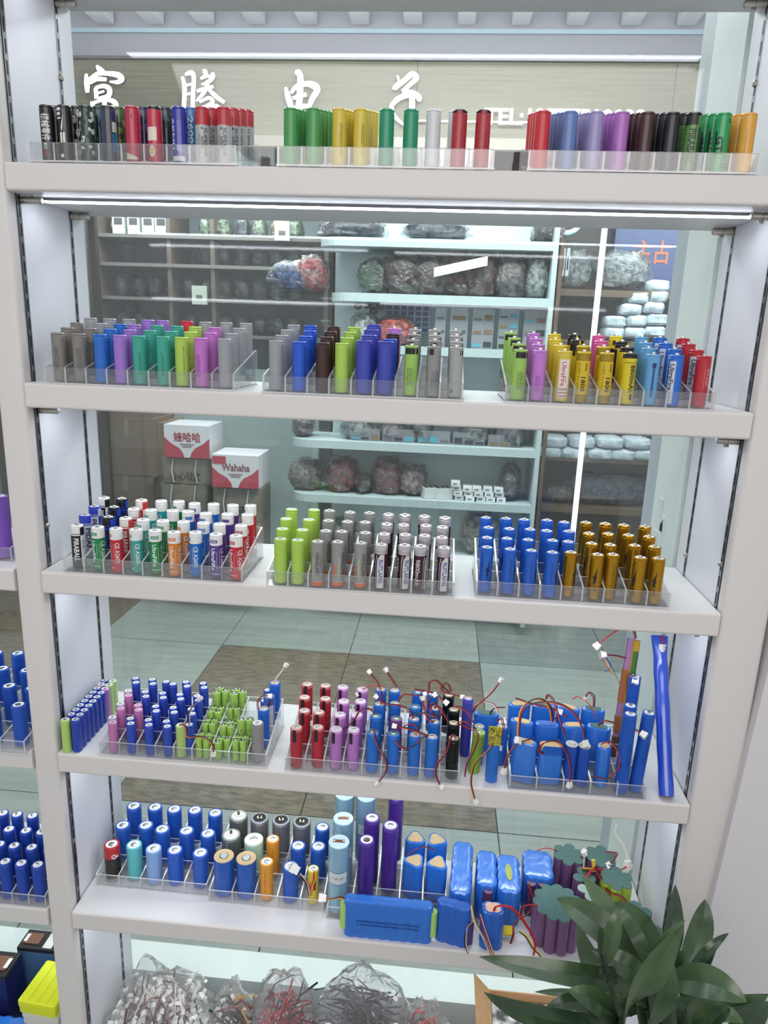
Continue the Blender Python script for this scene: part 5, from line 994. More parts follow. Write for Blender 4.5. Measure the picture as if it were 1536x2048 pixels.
# ------------------------------------------------------------------ bags of wires on the lowest shelf
from mathutils import noise
def blob(c, rx, ry, rz, m, amp=.25, n=18, k=12, seed=0, fr=3.0, peak=0.0, flat=0.0, mb=None, boxy=1.0):
    b = mb or MB(); P = []
    for i in range(k + 1):
        t = PI * i / k; row = []
        for j in range(n):
            a = 2 * PI * j / n; d = Vector((math.sin(t) * math.cos(a), math.sin(t) * math.sin(a), math.cos(t)))
            f = 1 + amp * noise.noise(d * fr + Vector((seed * 3.1, seed * 1.7, seed))) + amp * .5 * noise.noise(d * fr * 2.7 + Vector((seed, 5, 2)))
            if boxy != 1.0: d = Vector([math.copysign(abs(v) ** boxy, v) for v in d])
            z = d.z * rz * f
            if peak and d.z > .3: z += peak * ((d.z - .3) / .7) ** 2 * (.7 + .5 * noise.noise(Vector((a, seed, 1))))
            row.append(Vector(c) + Vector((d.x * rx * f, d.y * ry * f, max(z, -rz * (1 - flat)))))
        P.append(row)
    b.grid(P, m, True, True); return b
def wire_bag(x, y, w_, d, h, cols, label, n, seed, white=0, sticker=None):
    o = empty('wire_bag', (x, y, ZLOW), label, 'bag', 'clear bags of wires and connectors on the lowest shelf'); rn = random.Random(seed)
    b = MB()
    for i in range(n):
        a = (seed * 1.3 + rn.uniform(-.5, .5)) if rn.random() < .75 else rn.uniform(0, 2 * PI); L = rn.uniform(.4, .8) * w_; q = Vector((rn.uniform(-.3, .3) * w_, rn.uniform(-.3, .3) * d, h * rn.uniform(.2, .78)))
        e = Vector((math.cos(a) * L / 2, math.sin(a) * L * d / w_ / 2, rn.uniform(-.02, .03)))
        b.tube([q - e, q + Vector((0, 0, rn.uniform(.004, .03))), q + e * .6 + Vector((0, 0, rn.uniform(0, .02)))], rn.uniform(.0012, .0024), pm(rn.choice(cols), .4), 5)
    for i in range(white):
        q = Vector((rn.uniform(-.42, .42) * w_, rn.uniform(-.45, .35) * d, h * rn.uniform(.55, .85))); u = Vector((rn.uniform(-1, 1), rn.uniform(-1, 1), rn.uniform(-.6, .6))).normalized() * .0045
        b.obox(q, u, u.orthogonal().normalized() * .003, u.cross(u.orthogonal()).normalized() * .0024, CONN)
    tag(b.build('contents', o), kind='stuff')
    blob((0, 0, h * .52), w_ * .54, d * .56, h * .50, FILM_NEAR, .26, 30, 20, seed, 2.6, h * .30).build('film', o)
    if sticker:
        b = MB(); c = Vector(sticker); b.obox(c, (.011, 0, .002), (0, .0006, .0), (-.002, 0, .013), pm((226, 222, 224), .5))
        b.obox(c + Vector((0, -.0008, 0)), (.0085, 0, .0016), (0, .0004, 0), (-.0014, 0, .0098), pm((238, 238, 240), .5))
        for k in range(3): b.obox(c + Vector((0, -.0014, .005 - .005 * k)), (.0055, 0, .001), (0, .0002, 0), (0, 0, .0007), pm((170, 70, 90), .5))
        b.build('sticker', o)
wire_bag(.105, .095, .19, .15, .155, [(110, 70, 70), (214, 206, 202), (90, 60, 62)], 'clear bag of white connectors on dark wires at the left end', 90, 11, 260)
wire_bag(.2500, .085, .085, .12, .150, [(110, 40, 44), (60, 40, 40), (214, 160, 50), (40, 34, 38)], 'small bag of dark red wires with an orange tag', 60, 12, 20)
wire_bag(.350, .090, .115, .13, .185, [(150, 34, 44), (40, 30, 34), (170, 40, 50)], 'bag of bundled red and black wires with white stickers', 120, 13, 8, (.012, -.084, .125))
wire_bag(.505, .095, .17, .14, .205, [(60, 56, 62), (78, 74, 80), (44, 42, 48)], 'large clear bag of black wires with a red-rimmed sticker', 130, 14, 14, (.030, -.086, .170))
wire_bag(.625, .090, .09, .12, .150, [(176, 40, 46), (200, 60, 60), (60, 40, 44)], 'clear bag of bright red wires beside the black ones', 80, 15, 10)
o = empty('ferrule_bundle', (.672, .0, ZLOW), 'bright red comb-like bundle lying at the bottom right', 'bundle'); b = MB()
for k in range(40): b.tube([(-.045 + k * .0023, .0, .09), (-.046 + k * .0023, -.018 + .006 * math.sin(k), .118 + .012 * math.sin(k * 1.7))], .0016, pm((206, 36, 40), .35), 5)
b.box(-.048, -.004, 0, .05, .03, .092, pm((196, 40, 42), .4)); b.build('strands', o)
o = empty('cardboard_carton', (.868, .062, ZLOW), 'open tan cardboard carton behind the plant on the lowest shelf', 'carton'); CB = pm((186, 146, 104), .8, 0, .1)
b = MB(); w_, d, h, t = .12, .125, .135, .003
b.box(-w_, -d, 0, -w_ + t, d, h, CB); b.box(w_ - t, -d, 0, w_, d, h, CB); b.box(-w_ + t, -d, 0, w_ - t, -d + t, h, CB); b.box(-w_ + t, d - t, 0, w_ - t, d, h, CB); b.box(-w_ + t, -d + t, 0, w_ - t, d - t, t, CB); b.build('walls', o)
b = MB(); b.add([(-w_ + t, -d + t, h), (-w_ + t, d - t, h), (-w_ - .03, d, h + .035), (-w_ - .03, -d, h + .035), (-w_ + .0, -d + t, h + .003), (-w_ + .0, d - t, h + .003), (-w_ - .032, d, h + .038), (-w_ - .032, -d, h + .038)], [(0, 3, 2, 1), (4, 5, 6, 7), (0, 1, 5, 4), (2, 3, 7, 6), (0, 4, 7, 3), (1, 2, 6, 5)], CB); b.build('flap', o)
b = MB(); b.box(-w_ + .006, -d + .006, .05, w_ - .006, d - .006, .118, pm((222, 220, 220), .6, 0, 0, (40, 40, 40), (60, 58, 58))); b.build('printed_paper', o)

# ------------------------------------------------------------------ potted dracaena in front
pl = empty('potted_dracaena', (.945, -.235, 0), 'leafy green dracaena plant in front of the lower right shelves', 'plant')
POT = Vector((.945, -.235, 0))
b = MB(); pt = pm((70, 62, 56), .5); b.lathe([(.075, .0, pt), (.105, .19, pt), (.110, .195, pt), (.110, .215, pt), (.1, .215, pt), (.096, .19, pt)], 28, top=False); b.build('pot', pl)
b = MB(); b.lathe([(.097, .15, pm((58, 44, 34), .9)), (.096, .195, pm((58, 44, 34), .9, 0, .3))], 24); b.build('soil', pl)
ZL = (768, 1580, 2.0)
LEAF = [  # base, middle, tip in the enlarged detail, distance of each from the shelf front, width
 ((1120, 790), (720, 735), (380, 665), (-.22, -.24, -.22), 82), ((940, 935), (640, 915), (400, 808), (-.26, -.30, -.30), 76), ((1050, 720), (860, 540), (690, 432), (-.20, -.17, -.12), 110),
 ((1010, 660), (905, 500), (790, 335), (-.16, -.12, -.07), 82), ((1110, 740), (1150, 560), (1166, 380), (-.22, -.20, -.16), 84), ((1040, 700), (1110, 620), (1205, 520), (-.26, -.27, -.26), 56),
 ((1190, 740), (1262, 580), (1284, 436), (-.20, -.15, -.09), 84), ((1200, 770), (1290, 650), (1380, 572), (-.24, -.24, -.22), 36), ((1145, 765), (1300, 775), (1452, 848), (-.26, -.30, -.32), 112),
 ((1270, 850), (1400, 868), (1540, 815), (-.22, -.22, -.20), 66), ((1390, 940), (1470, 910), (1545, 845), (-.24, -.24, -.22), 70), ((865, 700), (912, 590), (935, 465), (-.24, -.24, -.22), 66),
 ((868, 660), (862, 600), (868, 545), (-.26, -.27, -.27), 40), ((1010, 800), (850, 730), (775, 520), (-.18, -.14, -.10), 96), ((930, 950), (1020, 800), (1200, 535), (-.30, -.34, -.34), 128),
 ((1050, 950), (1120, 830), (1142, 650), (-.28, -.29, -.27), 84), ((900, 910), (780, 850), (648, 868), (-.26, -.29, -.30), 60), ((870, 840), (740, 815), (600, 808), (-.22, -.22, -.20), 30),
 ((950, 940), (850, 850), (735, 800), (-.29, -.32, -.32), 88), ((1150, 750), (1168, 690), (1214, 640), (-.24, -.25, -.25), 46), ((1085, 650), (1100, 590), (1080, 538), (-.18, -.16, -.14), 52),
 ((1090, 740), (1030, 560), (920, 450), (-.22, -.20, -.16), 104), ((1120, 920), (1200, 800), (1330, 640), (-.22, -.20, -.16), 70), ((1180, 950), (1250, 860), (1290, 740), (-.2, -.18, -.14), 90),
 ((1060, 780), (960, 700), (830, 640), (-.24, -.24, -.22), 84), ((930, 760), (890, 730), (870, 700), (-.25, -.26, -.26), 60), ((1240, 930), (1340, 890), (1440, 935), (-.24, -.26, -.27), 60),
 ((1060, 860), (980, 790), (860, 770), (-.2, -.2, -.18), 74), ((1300, 940), (1345, 900), (1385, 868), (-.26, -.27, -.27), 40), ((1000, 900), (930, 830), (840, 800), (-.2, -.18, -.16), 90), ((1180, 880), (1100, 800), (1000, 700), (-.18, -.15, -.12), 90)]
lm = [pm((64, 88, 54), .24, 0, 0, (26, 26, 26), (48, 70, 44)), pm((52, 75, 47), .22, 0, 0, (26, 26, 26), (40, 60, 38)), pm((76, 98, 64), .26, 0, 0, (22, 22, 22), (58, 80, 52)), pm((104, 126, 92), .4, 0, 0, (22, 22, 22), (84, 108, 76))]
rl = random.Random(31)
for k in range(16):
    bx, by = 1060 + rl.uniform(-60, 90), 900 + rl.uniform(-60, 40); an = rl.uniform(math.radians(-200), math.radians(20)); ln = rl.uniform(170, 300)
    LEAF.append(((bx, by), (bx + math.cos(an) * ln * .55, by + math.sin(an) * ln * .45 - 20), (bx + math.cos(an) * ln * 1.05, by + math.sin(an) * ln * .72 + 30), (-.2, -.17, -.15), rl.uniform(44, 74)))
core = Vector((1.00, -.235, .30)) - POT
for i, (p0, p1, p2, Y, wd) in enumerate(LEAF):
    a, m_, t = (zp(ZL, *p0, Y[0]), zp(ZL, *p1, Y[1]), zp(ZL, *p2, Y[2])); n = 18
    dist = (m_ - CAM).length; W_ = wd / 2 / FPX * dist * .5
    up = Vector((random.uniform(-.5, .5), -.55, .85)); P = []
    for k in range(n + 1):
        f = k / n; c = a * (1 - f) ** 2 + (m_ * 2 - (a + t) * .5) * (2 * f * (1 - f)) + t * f * f
        d = ((a * -(1 - f) + (m_ * 2 - (a + t) * .5) * (1 - 2 * f) + t * f) * 2).normalized()
        s = d.cross(up).normalized(); nn = s.cross(d).normalized()
        w_ = W_ * 1.08 * (max(0, 1 - f) ** .95) * (f * 2.5 + .34)
        wav = .06 * math.sin(f * 9 + i)
        P.append([(c - POT) + s * (w_ * u) + nn * (w_ * (.32 * abs(u) + wav * u) - th) for th, us in ((0, (-1, -.55, 0, .55, 1)), (.0012, (.98, .5, 0, -.5, -.98))) for u in us])
    b = MB(); b.grid(P, lm[3] if i in (3, 13) else lm[i % 3], True, True); b.build('leaf', pl)
    if i % 2 == 0:
        b = MB(); b.tube(smooth_line([Vector((.0 + .03 * math.sin(i), .02 * math.cos(i), .19)), (core * .6 + (a - POT) * .4), a - POT], 5), [.006 - .0002 * k for k in range(11)], lm[1], 7); b.build('stem', pl)

# ------------------------------------------------------------------ lit shelving on the other side of this shop, seen as reflections in the glass
YB = 2 * (D + .001) - 3.04
for k, (xa, xb_, ya, yb2) in enumerate([(300, 735, 488, 505), (790, 1222, 507, 517), (305, 735, 597, 611), (760, 1210, 602, 628)]):
    A = at(xa, ya, 3.04); Bq = at(xb_, yb2, 3.04); zz = (A.z + Bq.z) / 2
    o = empty('lit_wall_shelf', (0, YB, zz), 'lit white shelf across the shop seen only as a reflection, %s' % ['upper left', 'upper right', 'lower left', 'lower right'][k], 'shelf', 'lit wall shelves across the shop')
    b = MB(); b.box(A.x - .03, -.16, .006, Bq.x + .03, .05, .036, WHITE); b.build('board', o)
    b = MB(); b.box(A.x, -.006, 0, Bq.x, .006, .006, emit((240, 246, 255), 14)); b.build('led_strip', o)
# ------------------------------------------------------------------ opposite shop: sign
sg = empty('shop_sign', (0, 2.97, 0), 'wood-grain fascia sign with four glowing white characters and a phone number', 'sign')
def SP(zoom, x, y): q = zp(zoom, x, y, 2.945); return Vector((q.x, q.y - 2.97, q.z))
wood = pm((130, 126, 106), .6, 0, 0, (2.0, 1, 90), (116, 112, 92))
b = MB(); zl, zh = 2.582, 2.925
for x0, x1 in ((-2.6, .38), (.383, 1.64), (1.643, 3.2)): b.box(x0, 0, zl, x1, .02, zh, wood)
b.build('board', sg)
b = MB(); b.box(-2.6, -.01, 2.528, 3.2, .03, 2.580, pm((150, 142, 132), .45, .25)); b.build('metal_edge', sg)
b = MB(); b.box(-2.6, -.012, 2.926, 3.2, .03, 2.940, pm((120, 112, 112), .4, .5)); b.build('top_edge', sg)
GLOW = emit((255, 255, 250), 2.4); SIDE = pm((120, 112, 104), .5)
def stroke(mb, zoom, pts, ws):
    Pq = smooth_line([Vector((x, y, w_)) for (x, y), w_ in zip(pts, ws)], 5); L = []; R = []
    for i, q in enumerate(Pq):
        d = Vector(Pq[min(i + 1, len(Pq) - 1)][:2]) - Vector(Pq[max(i - 1, 0)][:2]); nrm = Vector((-d.y, d.x)).normalized() * max(q.z, 4) * .56
        L.append((q.x + nrm.x, q.y + nrm.y)); R.append((q.x - nrm.x, q.y - nrm.y))
    n = len(L); F = [SP(zoom, *q) for q in L] + [SP(zoom, *q) for q in R]; Bk = [v + Vector((0, .022, 0)) for v in F]
    mb.add(F, [(i, i + 1, n + i + 1, n + i) for i in range(n - 1)], GLOW)
    mb.add(F + Bk, [(i, i + 1, 2 * n + i + 1, 2 * n + i) for i in range(n - 1)] + [(n + i, n + i + 1, 3 * n + i + 1, 3 * n + i) for i in range(n - 1)] + [(0, n, 3 * n, 2 * n), (n - 1, 2 * n - 1, 4 * n - 1, 3 * n - 1)], SIDE)
Z1 = (140, 100, 4.518); Z2 = (540, 120, 4.518)
CH = [(Z1, [([(240, 140), (275, 185), (305, 215)], (18, 50, 44)), ([(146, 215), (152, 300), (158, 385)], (22, 44, 30)), ([(165, 270), (250, 215), (340, 212), (430, 225), (468, 262), (430, 290), (360, 285)], (24, 34, 38, 46, 44, 34, 14)), ([(180, 300), (245, 262), (330, 268)], (24, 36, 30)),
             ([(225, 345), (300, 325), (355, 352), (345, 415), (250, 440)], (26, 34, 40, 40, 26)), ([(232, 345), (240, 440)], (32, 34)), ([(255, 388), (310, 372)], (20, 18)), ([(200, 465), (208, 540), (214, 620)], (30, 36, 32)), ([(205, 480), (310, 448), (400, 470), (418, 540), (408, 630)], (24, 32, 40, 42, 36)), ([(225, 530), (390, 512)], (24, 24)), ([(312, 460), (314, 620)], (36, 32)), ([(215, 618), (405, 612)], (26, 26))]),
      (Z1, [([(1015, 240), (1035, 330), (1032, 460), (1025, 600)], (24, 34, 36, 26)), ([(1040, 225), (1090, 205), (1118, 240), (1112, 400), (1106, 600)], (22, 40, 34, 34, 30)), ([(1045, 320), (1105, 305)], (20, 20)), ([(1045, 400), (1105, 390)], (20, 20)), ([(1205, 175), (1222, 200), (1225, 235)], (20, 38, 24)), ([(1180, 260), (1235, 235), (1280, 250)], (20, 30, 20)), ([(1285, 205), (1290, 240), (1255, 285), (1190, 312)], (26, 36, 30, 18)), ([(1145, 372), (1220, 350), (1295, 330)], (24, 34, 26)),
             ([(1245, 345), (1320, 420), (1396, 474)], (22, 34, 26)), ([(1245, 270), (1232, 340), (1190, 410), (1140, 462)], (26, 34, 30, 14)), ([(1170, 470), (1255, 432), (1290, 470), (1235, 500)], (20, 28, 30, 20)), ([(1165, 530), (1250, 505), (1330, 512), (1335, 560), (1300, 612)], (22, 28, 36, 38, 24))]),
      (Z2, [([(232, 130), (250, 105), (275, 160), (270, 300), (262, 420), (275, 500)], (16, 40, 48, 52, 48, 40)), ([(140, 245), (165, 340), (200, 455)], (18, 46, 40)), ([(190, 300), (240, 240), (330, 215), (400, 232), (425, 275), (385, 345), (352, 425)], (24, 38, 44, 58, 50, 44, 34)), ([(205, 345), (330, 310)], (30, 34)), ([(195, 440), (280, 420), (362, 415)], (30, 40, 26)), ([(270, 490), (370, 478), (420, 500)], (40, 34, 14))]),
      (Z2, [([(1152, 140), (1165, 190)], (14, 20)), ([(1125, 270), (1140, 240), (1220, 180), (1285, 128), (1322, 165), (1260, 225), (1200, 290)], (30, 46, 42, 48, 44, 36, 40)), ([(1195, 290), (1275, 300), (1345, 335), (1342, 372)], (30, 54, 46, 30)), ([(1098, 410), (1165, 345), (1260, 318), (1340, 338)], (34, 44, 40, 30)), ([(1282, 320), (1284, 420), (1272, 520), (1215, 582)], (44, 46, 40, 20)), ([(1096, 405), (1105, 470), (1150, 535), (1210, 585)], (34, 34, 26, 18)), ([(1330, 548), (1420, 548)], (14, 14))])]
for zoom, strokes in CH:
    b = MB()
    for pts, ws in strokes: stroke(b, zoom, pts, ws)
    b.build('character', sg)
b = MB(); A = at(967, 247, 2.945); Bq = at(1291, 251, 2.945); hh = (at(967, 216, 2.945).z - A.z)
org = Vector((A.x, A.y - 2.97, A.z)); ux = Vector((1, 0, (Bq.z - A.z) / (Bq.x - A.x) * 0))
for dpt, m in ((.0, SIDE), (-.004, GLOW)):
    flat_text(b, 'TEL:13777510022', m, org + Vector((.004 if m is SIDE else 0, dpt + .002, -.004 if m is SIDE else 0)), Vector((1, 0, 0)), Vector((0, 0, 1)), hh * .98, Bq.x - A.x, .03)
b.build('phone_number', sg)
b = MB(); b.box(at(838, 244, 2.945).x, -.012, A.z + .008, Bq.x + .02, -.004, A.z + .016, emit((255, 255, 246), .6)); b.build('rail', sg)

# ------------------------------------------------------------------ opposite shop: glazing, shelves and goods
GF = pm((64, 58, 54), .5)
w = MB(); w.box(-2.6, 2.95, .04, -.03, 2.956, 2.52, GLASS); struct(w, 'window_1')
for i, x in enumerate((-2.0, -1.42, -1.36)):
    w = MB(); w.box(x, 2.93, 0, x + .035, 2.97, 2.52, GF); struct(w, 'trim_%d' % (30 + i))
# pale wall panel behind the water cartons
w = MB(); w.box(-1.15, 3.52, .0, -.22, 3.55, 1.36, pm((176, 192, 192), .5)); w.box(-.23, 3.50, .0, -.19, 3.56, 1.36, pm((200, 208, 208), .5)); w.box(-1.15, 3.50, 1.22, -.22, 3.52, 1.25, pm((206, 212, 212), .5)); struct(w, 'trim_40')
CB2 = pm((128, 104, 82), .8, 0, .1)
def carton(px0, py0, px1, py1, Y, depth, label, m=CB2, tex=None, group='brown cartons stacked in the opposite shop', name='carton'):
    a = at(px0, py1, Y); c = at(px1, py0, Y)
    o = empty(name, ((a.x + c.x) / 2, Y, a.z + .002), label, 'carton', group); w_ = (c.x - a.x) / 2; h = c.z - a.z - .004
    b = MB(); b.box(-w_, 0, 0, w_, depth, h, m); b.build('box', o)
    if name == 'carton':
     b = MB(); b.box(-w_ * .08, -.001, h * .7, w_ * .08, 0, h, pm((150, 128, 100), .4)); b.box(-w_ * .08, 0, h, w_ * .08, depth, h + .001, pm((150, 128, 100), .4)); b.build('tape', o)
    return o, w_, h
for k, q in enumerate([(203, 838, 308, 950), (203, 952, 306, 1050), (203, 1052, 306, 1170), (312, 846, 332, 1000)]):
    carton(*q, 3.10 + .05 * (k == 3), .30, 'brown cardboard carton at the far left, %s' % ['topmost of its stack', 'middle of its stack', 'lowest of its stack', 'narrow one beside the stack'][k])
o, w_, h = carton(203, 760, 300, 836, 3.12, .28, 'brown cardboard carton on top with a white barcode label'); b = MB(); b.box(-w_ * .95, -.002, -.09, -w_ * .45, -.001, -.02, pm((206, 208, 210), .5))
for i in range(9): b.box(-w_ * .9 + i * w_ * .045, -.003, -.06, -w_ * .9 + i * w_ * .045 + .004, -.002, -.026, DARK)
b.build('barcode_label', o)
WB = pm((204, 204, 208), .5); WR = pm((168, 52, 70), .5)
def water(px0, py0, px1, py1, Y, label, title, red):
    o, w_, h = carton(px0, py0, px1, py1, Y, .24, label, WB, None, 'white and red drink cartons', 'drink_carton')
    b = MB(); e = -.0016
    for s in (-1, 1):
        V = [(s * w_, e, 0), (s * w_, e, h * .62), (s * w_ * .72, e, h * .44), (s * w_ * .36, e, h * .30), (s * w_ * .2, e, h * .16), (s * w_ * .12, e, 0)]
        b.add(V, [tuple(range(6)) if s < 0 else tuple(range(5, -1, -1))], WR)
    ht = h * .22; flat_text(b, title, pm(red, .5), Vector((-w_ * .58, e, h * .52)), Vector((1, 0, 0)), Vector((0, 0, 1)), ht, w_ * 1.2, .02)
    for k in range(2): b.box(-w_ * (.3 - .1 * k), e - .001, h * (.40 - .07 * k), w_ * (.3 - .1 * k), e, h * (.43 - .07 * k), pm((110, 104, 112), .5))
    if title[0] == 'W': b.box(-w_ * .97, e - .001, h * .72, -w_ * .4, e, h * .95, WR)
    b.build('print', o)
water(330, 852, 418, 914, 2.72, 'white drink carton with red swooshes and brush characters, upper one', '娃哈哈', (150, 44, 60)); water(425, 912, 517, 974, 2.66, 'white drink carton with red swooshes and Latin lettering, lower one', 'Wahaha', (120, 60, 70))
WP = pm((116, 112, 98), .4, 0, .25, (20, 20, 20))
for k, (q, Y) in enumerate([((322, 915, 418, 966), 2.74), ((320, 967, 416, 1030), 2.74), ((425, 975, 522, 1040), 2.68), ((320, 1031, 416, 1110), 2.74), ((425, 1041, 522, 1115), 2.68)]):
    a = at(q[0], q[3], Y); c = at(q[2], q[1], Y); o = empty('wrapped_bundle', ((a.x + c.x) / 2, Y, a.z + .003), 'film-wrapped drink bundle, %s' % ['just under the upper drink carton', 'second under the upper drink carton', 'just under the lower drink carton', 'lowest under the upper drink carton', 'lowest under the lower drink carton'][k], 'bundle', 'film-wrapped drink bundles')
    w_, h = (c.x - a.x) / 2, c.z - a.z - .012
    b = MB(); b.prism(rpost(-w_, w_, 0, .24, .03), 0, h, WP, rr=.012); b.build('bottles', o)
    b = MB(); flat_text(b, '小心轻放', pm((40, 38, 36), .6), Vector((-w_ * .55, -.002, h * .18)), Vector((1, 0, 0)), Vector((0, 0, 1)), h * .24, w_ * 1.2, .01); b.build('lettering', o)
    if k < 3:
        for s in (-.45, .5):
            b = MB(); b.tube([(w_ * s, -.004, .005), (w_ * s - .01, -.008, h * .5), (w_ * s, -.004, h - .01), (w_ * s, .1, h + .004), (w_ * s, .235, h - .01)], .004, pm((190, 190, 184), .4), 5); b.build('strap', o)
# dark goods rack behind the glazing
DK = pm((120, 128, 134), .5); rk = empty('goods_rack', (0, 3.45, 0), 'dark glazed goods rack at the left of the opposite shop', 'rack')
xa, xb_ = at(195, 560, 3.45).x, at(655, 560, 3.45).x; zs = [at(420, y, 3.45).z for y in (472, 530, 598, 668)]
b = MB(); b.box(xa, .34, 1.36, xb_, .36, 2.5, DK); b.build('back', rk)
for x in (xa, xa + .45, (xa + xb_) / 2, xb_ - .02): b = MB(); b.box(x, 0, 1.36, x + .025, .34, 2.5, pm((92, 78, 70), .5)); b.build('upright', rk)
for z in zs: b = MB(); b.box(xa, -.01, z - .02, xb_, .34, z, pm((110, 106, 102), .5)); b.build('shelf', rk)
rn = random.Random(21)
def goods(name, c, rx, ry, rz, col, label, cat='bag', group=None, film=True, seed=1, amp=.3, mat=None):
    o = empty(name, c, label, cat, group)
    blob((0, 0, rz), rx, ry, rz, mat or pm(col, .35, 0, 0, (40, 40, 40), tuple(int(v * .45) for v in col)), amp, 14, 10, seed, 3.0, 0, .08, None, .7).build('contents', o)
    if film: blob((0, 0, rz * 1.02), rx * 1.08, ry * 1.08, rz * 1.02, FILM, .3, 16, 11, seed + 3, 4.2, rz * .12, .04, None, .75).build('film', o)
    return o
n_ = 0; place = [('top', 0), ('second', 1), ('third', 2), ('lowest', 3)]
for lv, k in place:
    xs = [xa + .1 + i * .112 for i in range(int((xb_ - xa - .1) / .112))]
    for i, x in enumerate(xs):
        if (k == 1 and i < 5) or (k == 0 and i in (1, 2, 3, 4)): continue
        if i >= 9 + 9: continue
        col = rn.choice([(58, 60, 66), (44, 46, 50), (78, 82, 86), (60, 66, 58)]) if k else rn.choice([(96, 52, 52), (140, 130, 70), (70, 70, 78), (130, 150, 120)])
        goods('goods_bag', (x, 3.60, zs[k] + .002), .042, .07, .058 if k != 2 else .066, col, 'small shiny bag, number %d from the left on the %s shelf of the dark rack' % (i + 1, lv), 'bag', 'shiny bags on the dark goods rack', True, n_, .22); n_ += 1
for i, px in enumerate((237, 267, 296, 322)):
    a = at(px, 461, 3.52); o = empty('labelled_box', (a.x, 3.52, zs[0] + .0015), 'pale labelled box, number %d from the left on the top shelf of the dark rack' % (i + 1), 'box', 'pale labelled boxes on the dark rack'); b = MB(); b.box(-.038, 0, 0, .038, .2, .14, pm((188, 194, 196), .6)); b.build('box', o); b = MB(); b.box(-.026, -.001, .06, .026, 0, .10, pm((70, 66, 66), .6)); b.build('label', o)
# hang tags
for px, py in ((398, 585), (564, 456)):
    a = at(px, py, 3.40); o = empty('price_card', (a.x, 3.40, a.z - .03), 'pale price card hanging on the dark rack, %s' % ('at the middle upright' if px < 500 else 'on the top shelf'), 'card', 'price cards on the dark rack'); b = MB(); b.box(-.045, 0, -.04, .045, .02, .07, pm((186, 188, 178), .6)); b.build('card', o); b = MB(); b.box(-.02, -.001, -.01, .02, 0, .015, pm((90, 88, 84), .6)); b.build('print', o)
# white shelving of the opposite shop
ws = empty('white_rack', (0, 2.72, 0), 'white shelving with rounded shelf ends in the middle of the opposite shop', 'rack'); TEALW = pm((178, 196, 197), .5)
WL = [at(800, y, 2.72).z for y in (476, 588, 692, 786, 888, 998, 1110)]; xr_ = 1.105
LX = {0: -.07, 1: -.01, 2: .0, 3: -.02, 4: -.21, 5: -.21, 6: -.1}
b = MB(); b.box(-.03, .34, .05, xr_, .36, 2.45, pm((212, 228, 230), .5)); b.build('back', ws)
b = MB(); b.box(xr_ - .012, .0, .05, xr_ + .012, .34, 2.45, TEALW); b.build('upright', ws)
for k, z in enumerate(WL):
    out = []; r = .11; x0 = LX[k]
    for t in range(7): a = math.radians(90 + 15 * t); out.append((x0 + r + r * math.cos(a), .12 + .0 + r * 1.6 * math.sin(a) + .05))
    for t in range(7): a = math.radians(180 + 15 * t); out.append((x0 + r + r * math.cos(a), r + r * math.sin(a)))
    out += [(xr_ - .012, 0), (xr_ - .012, .34), (x0 + r, .34)]
    b = MB(); b.prism(out, z - .042, z, TEALW, smooth=False); b.build('shelf', ws)
def onW(k, px, Y=2.80): q = at(px, 0, Y); d = CF + CR * ((px - 768) / FPX); y = Y; x = at(px, 700, Y).x; return Vector((x, Y, WL[k] + .0015))
GB = 'bags on the white rack of the opposite shop'
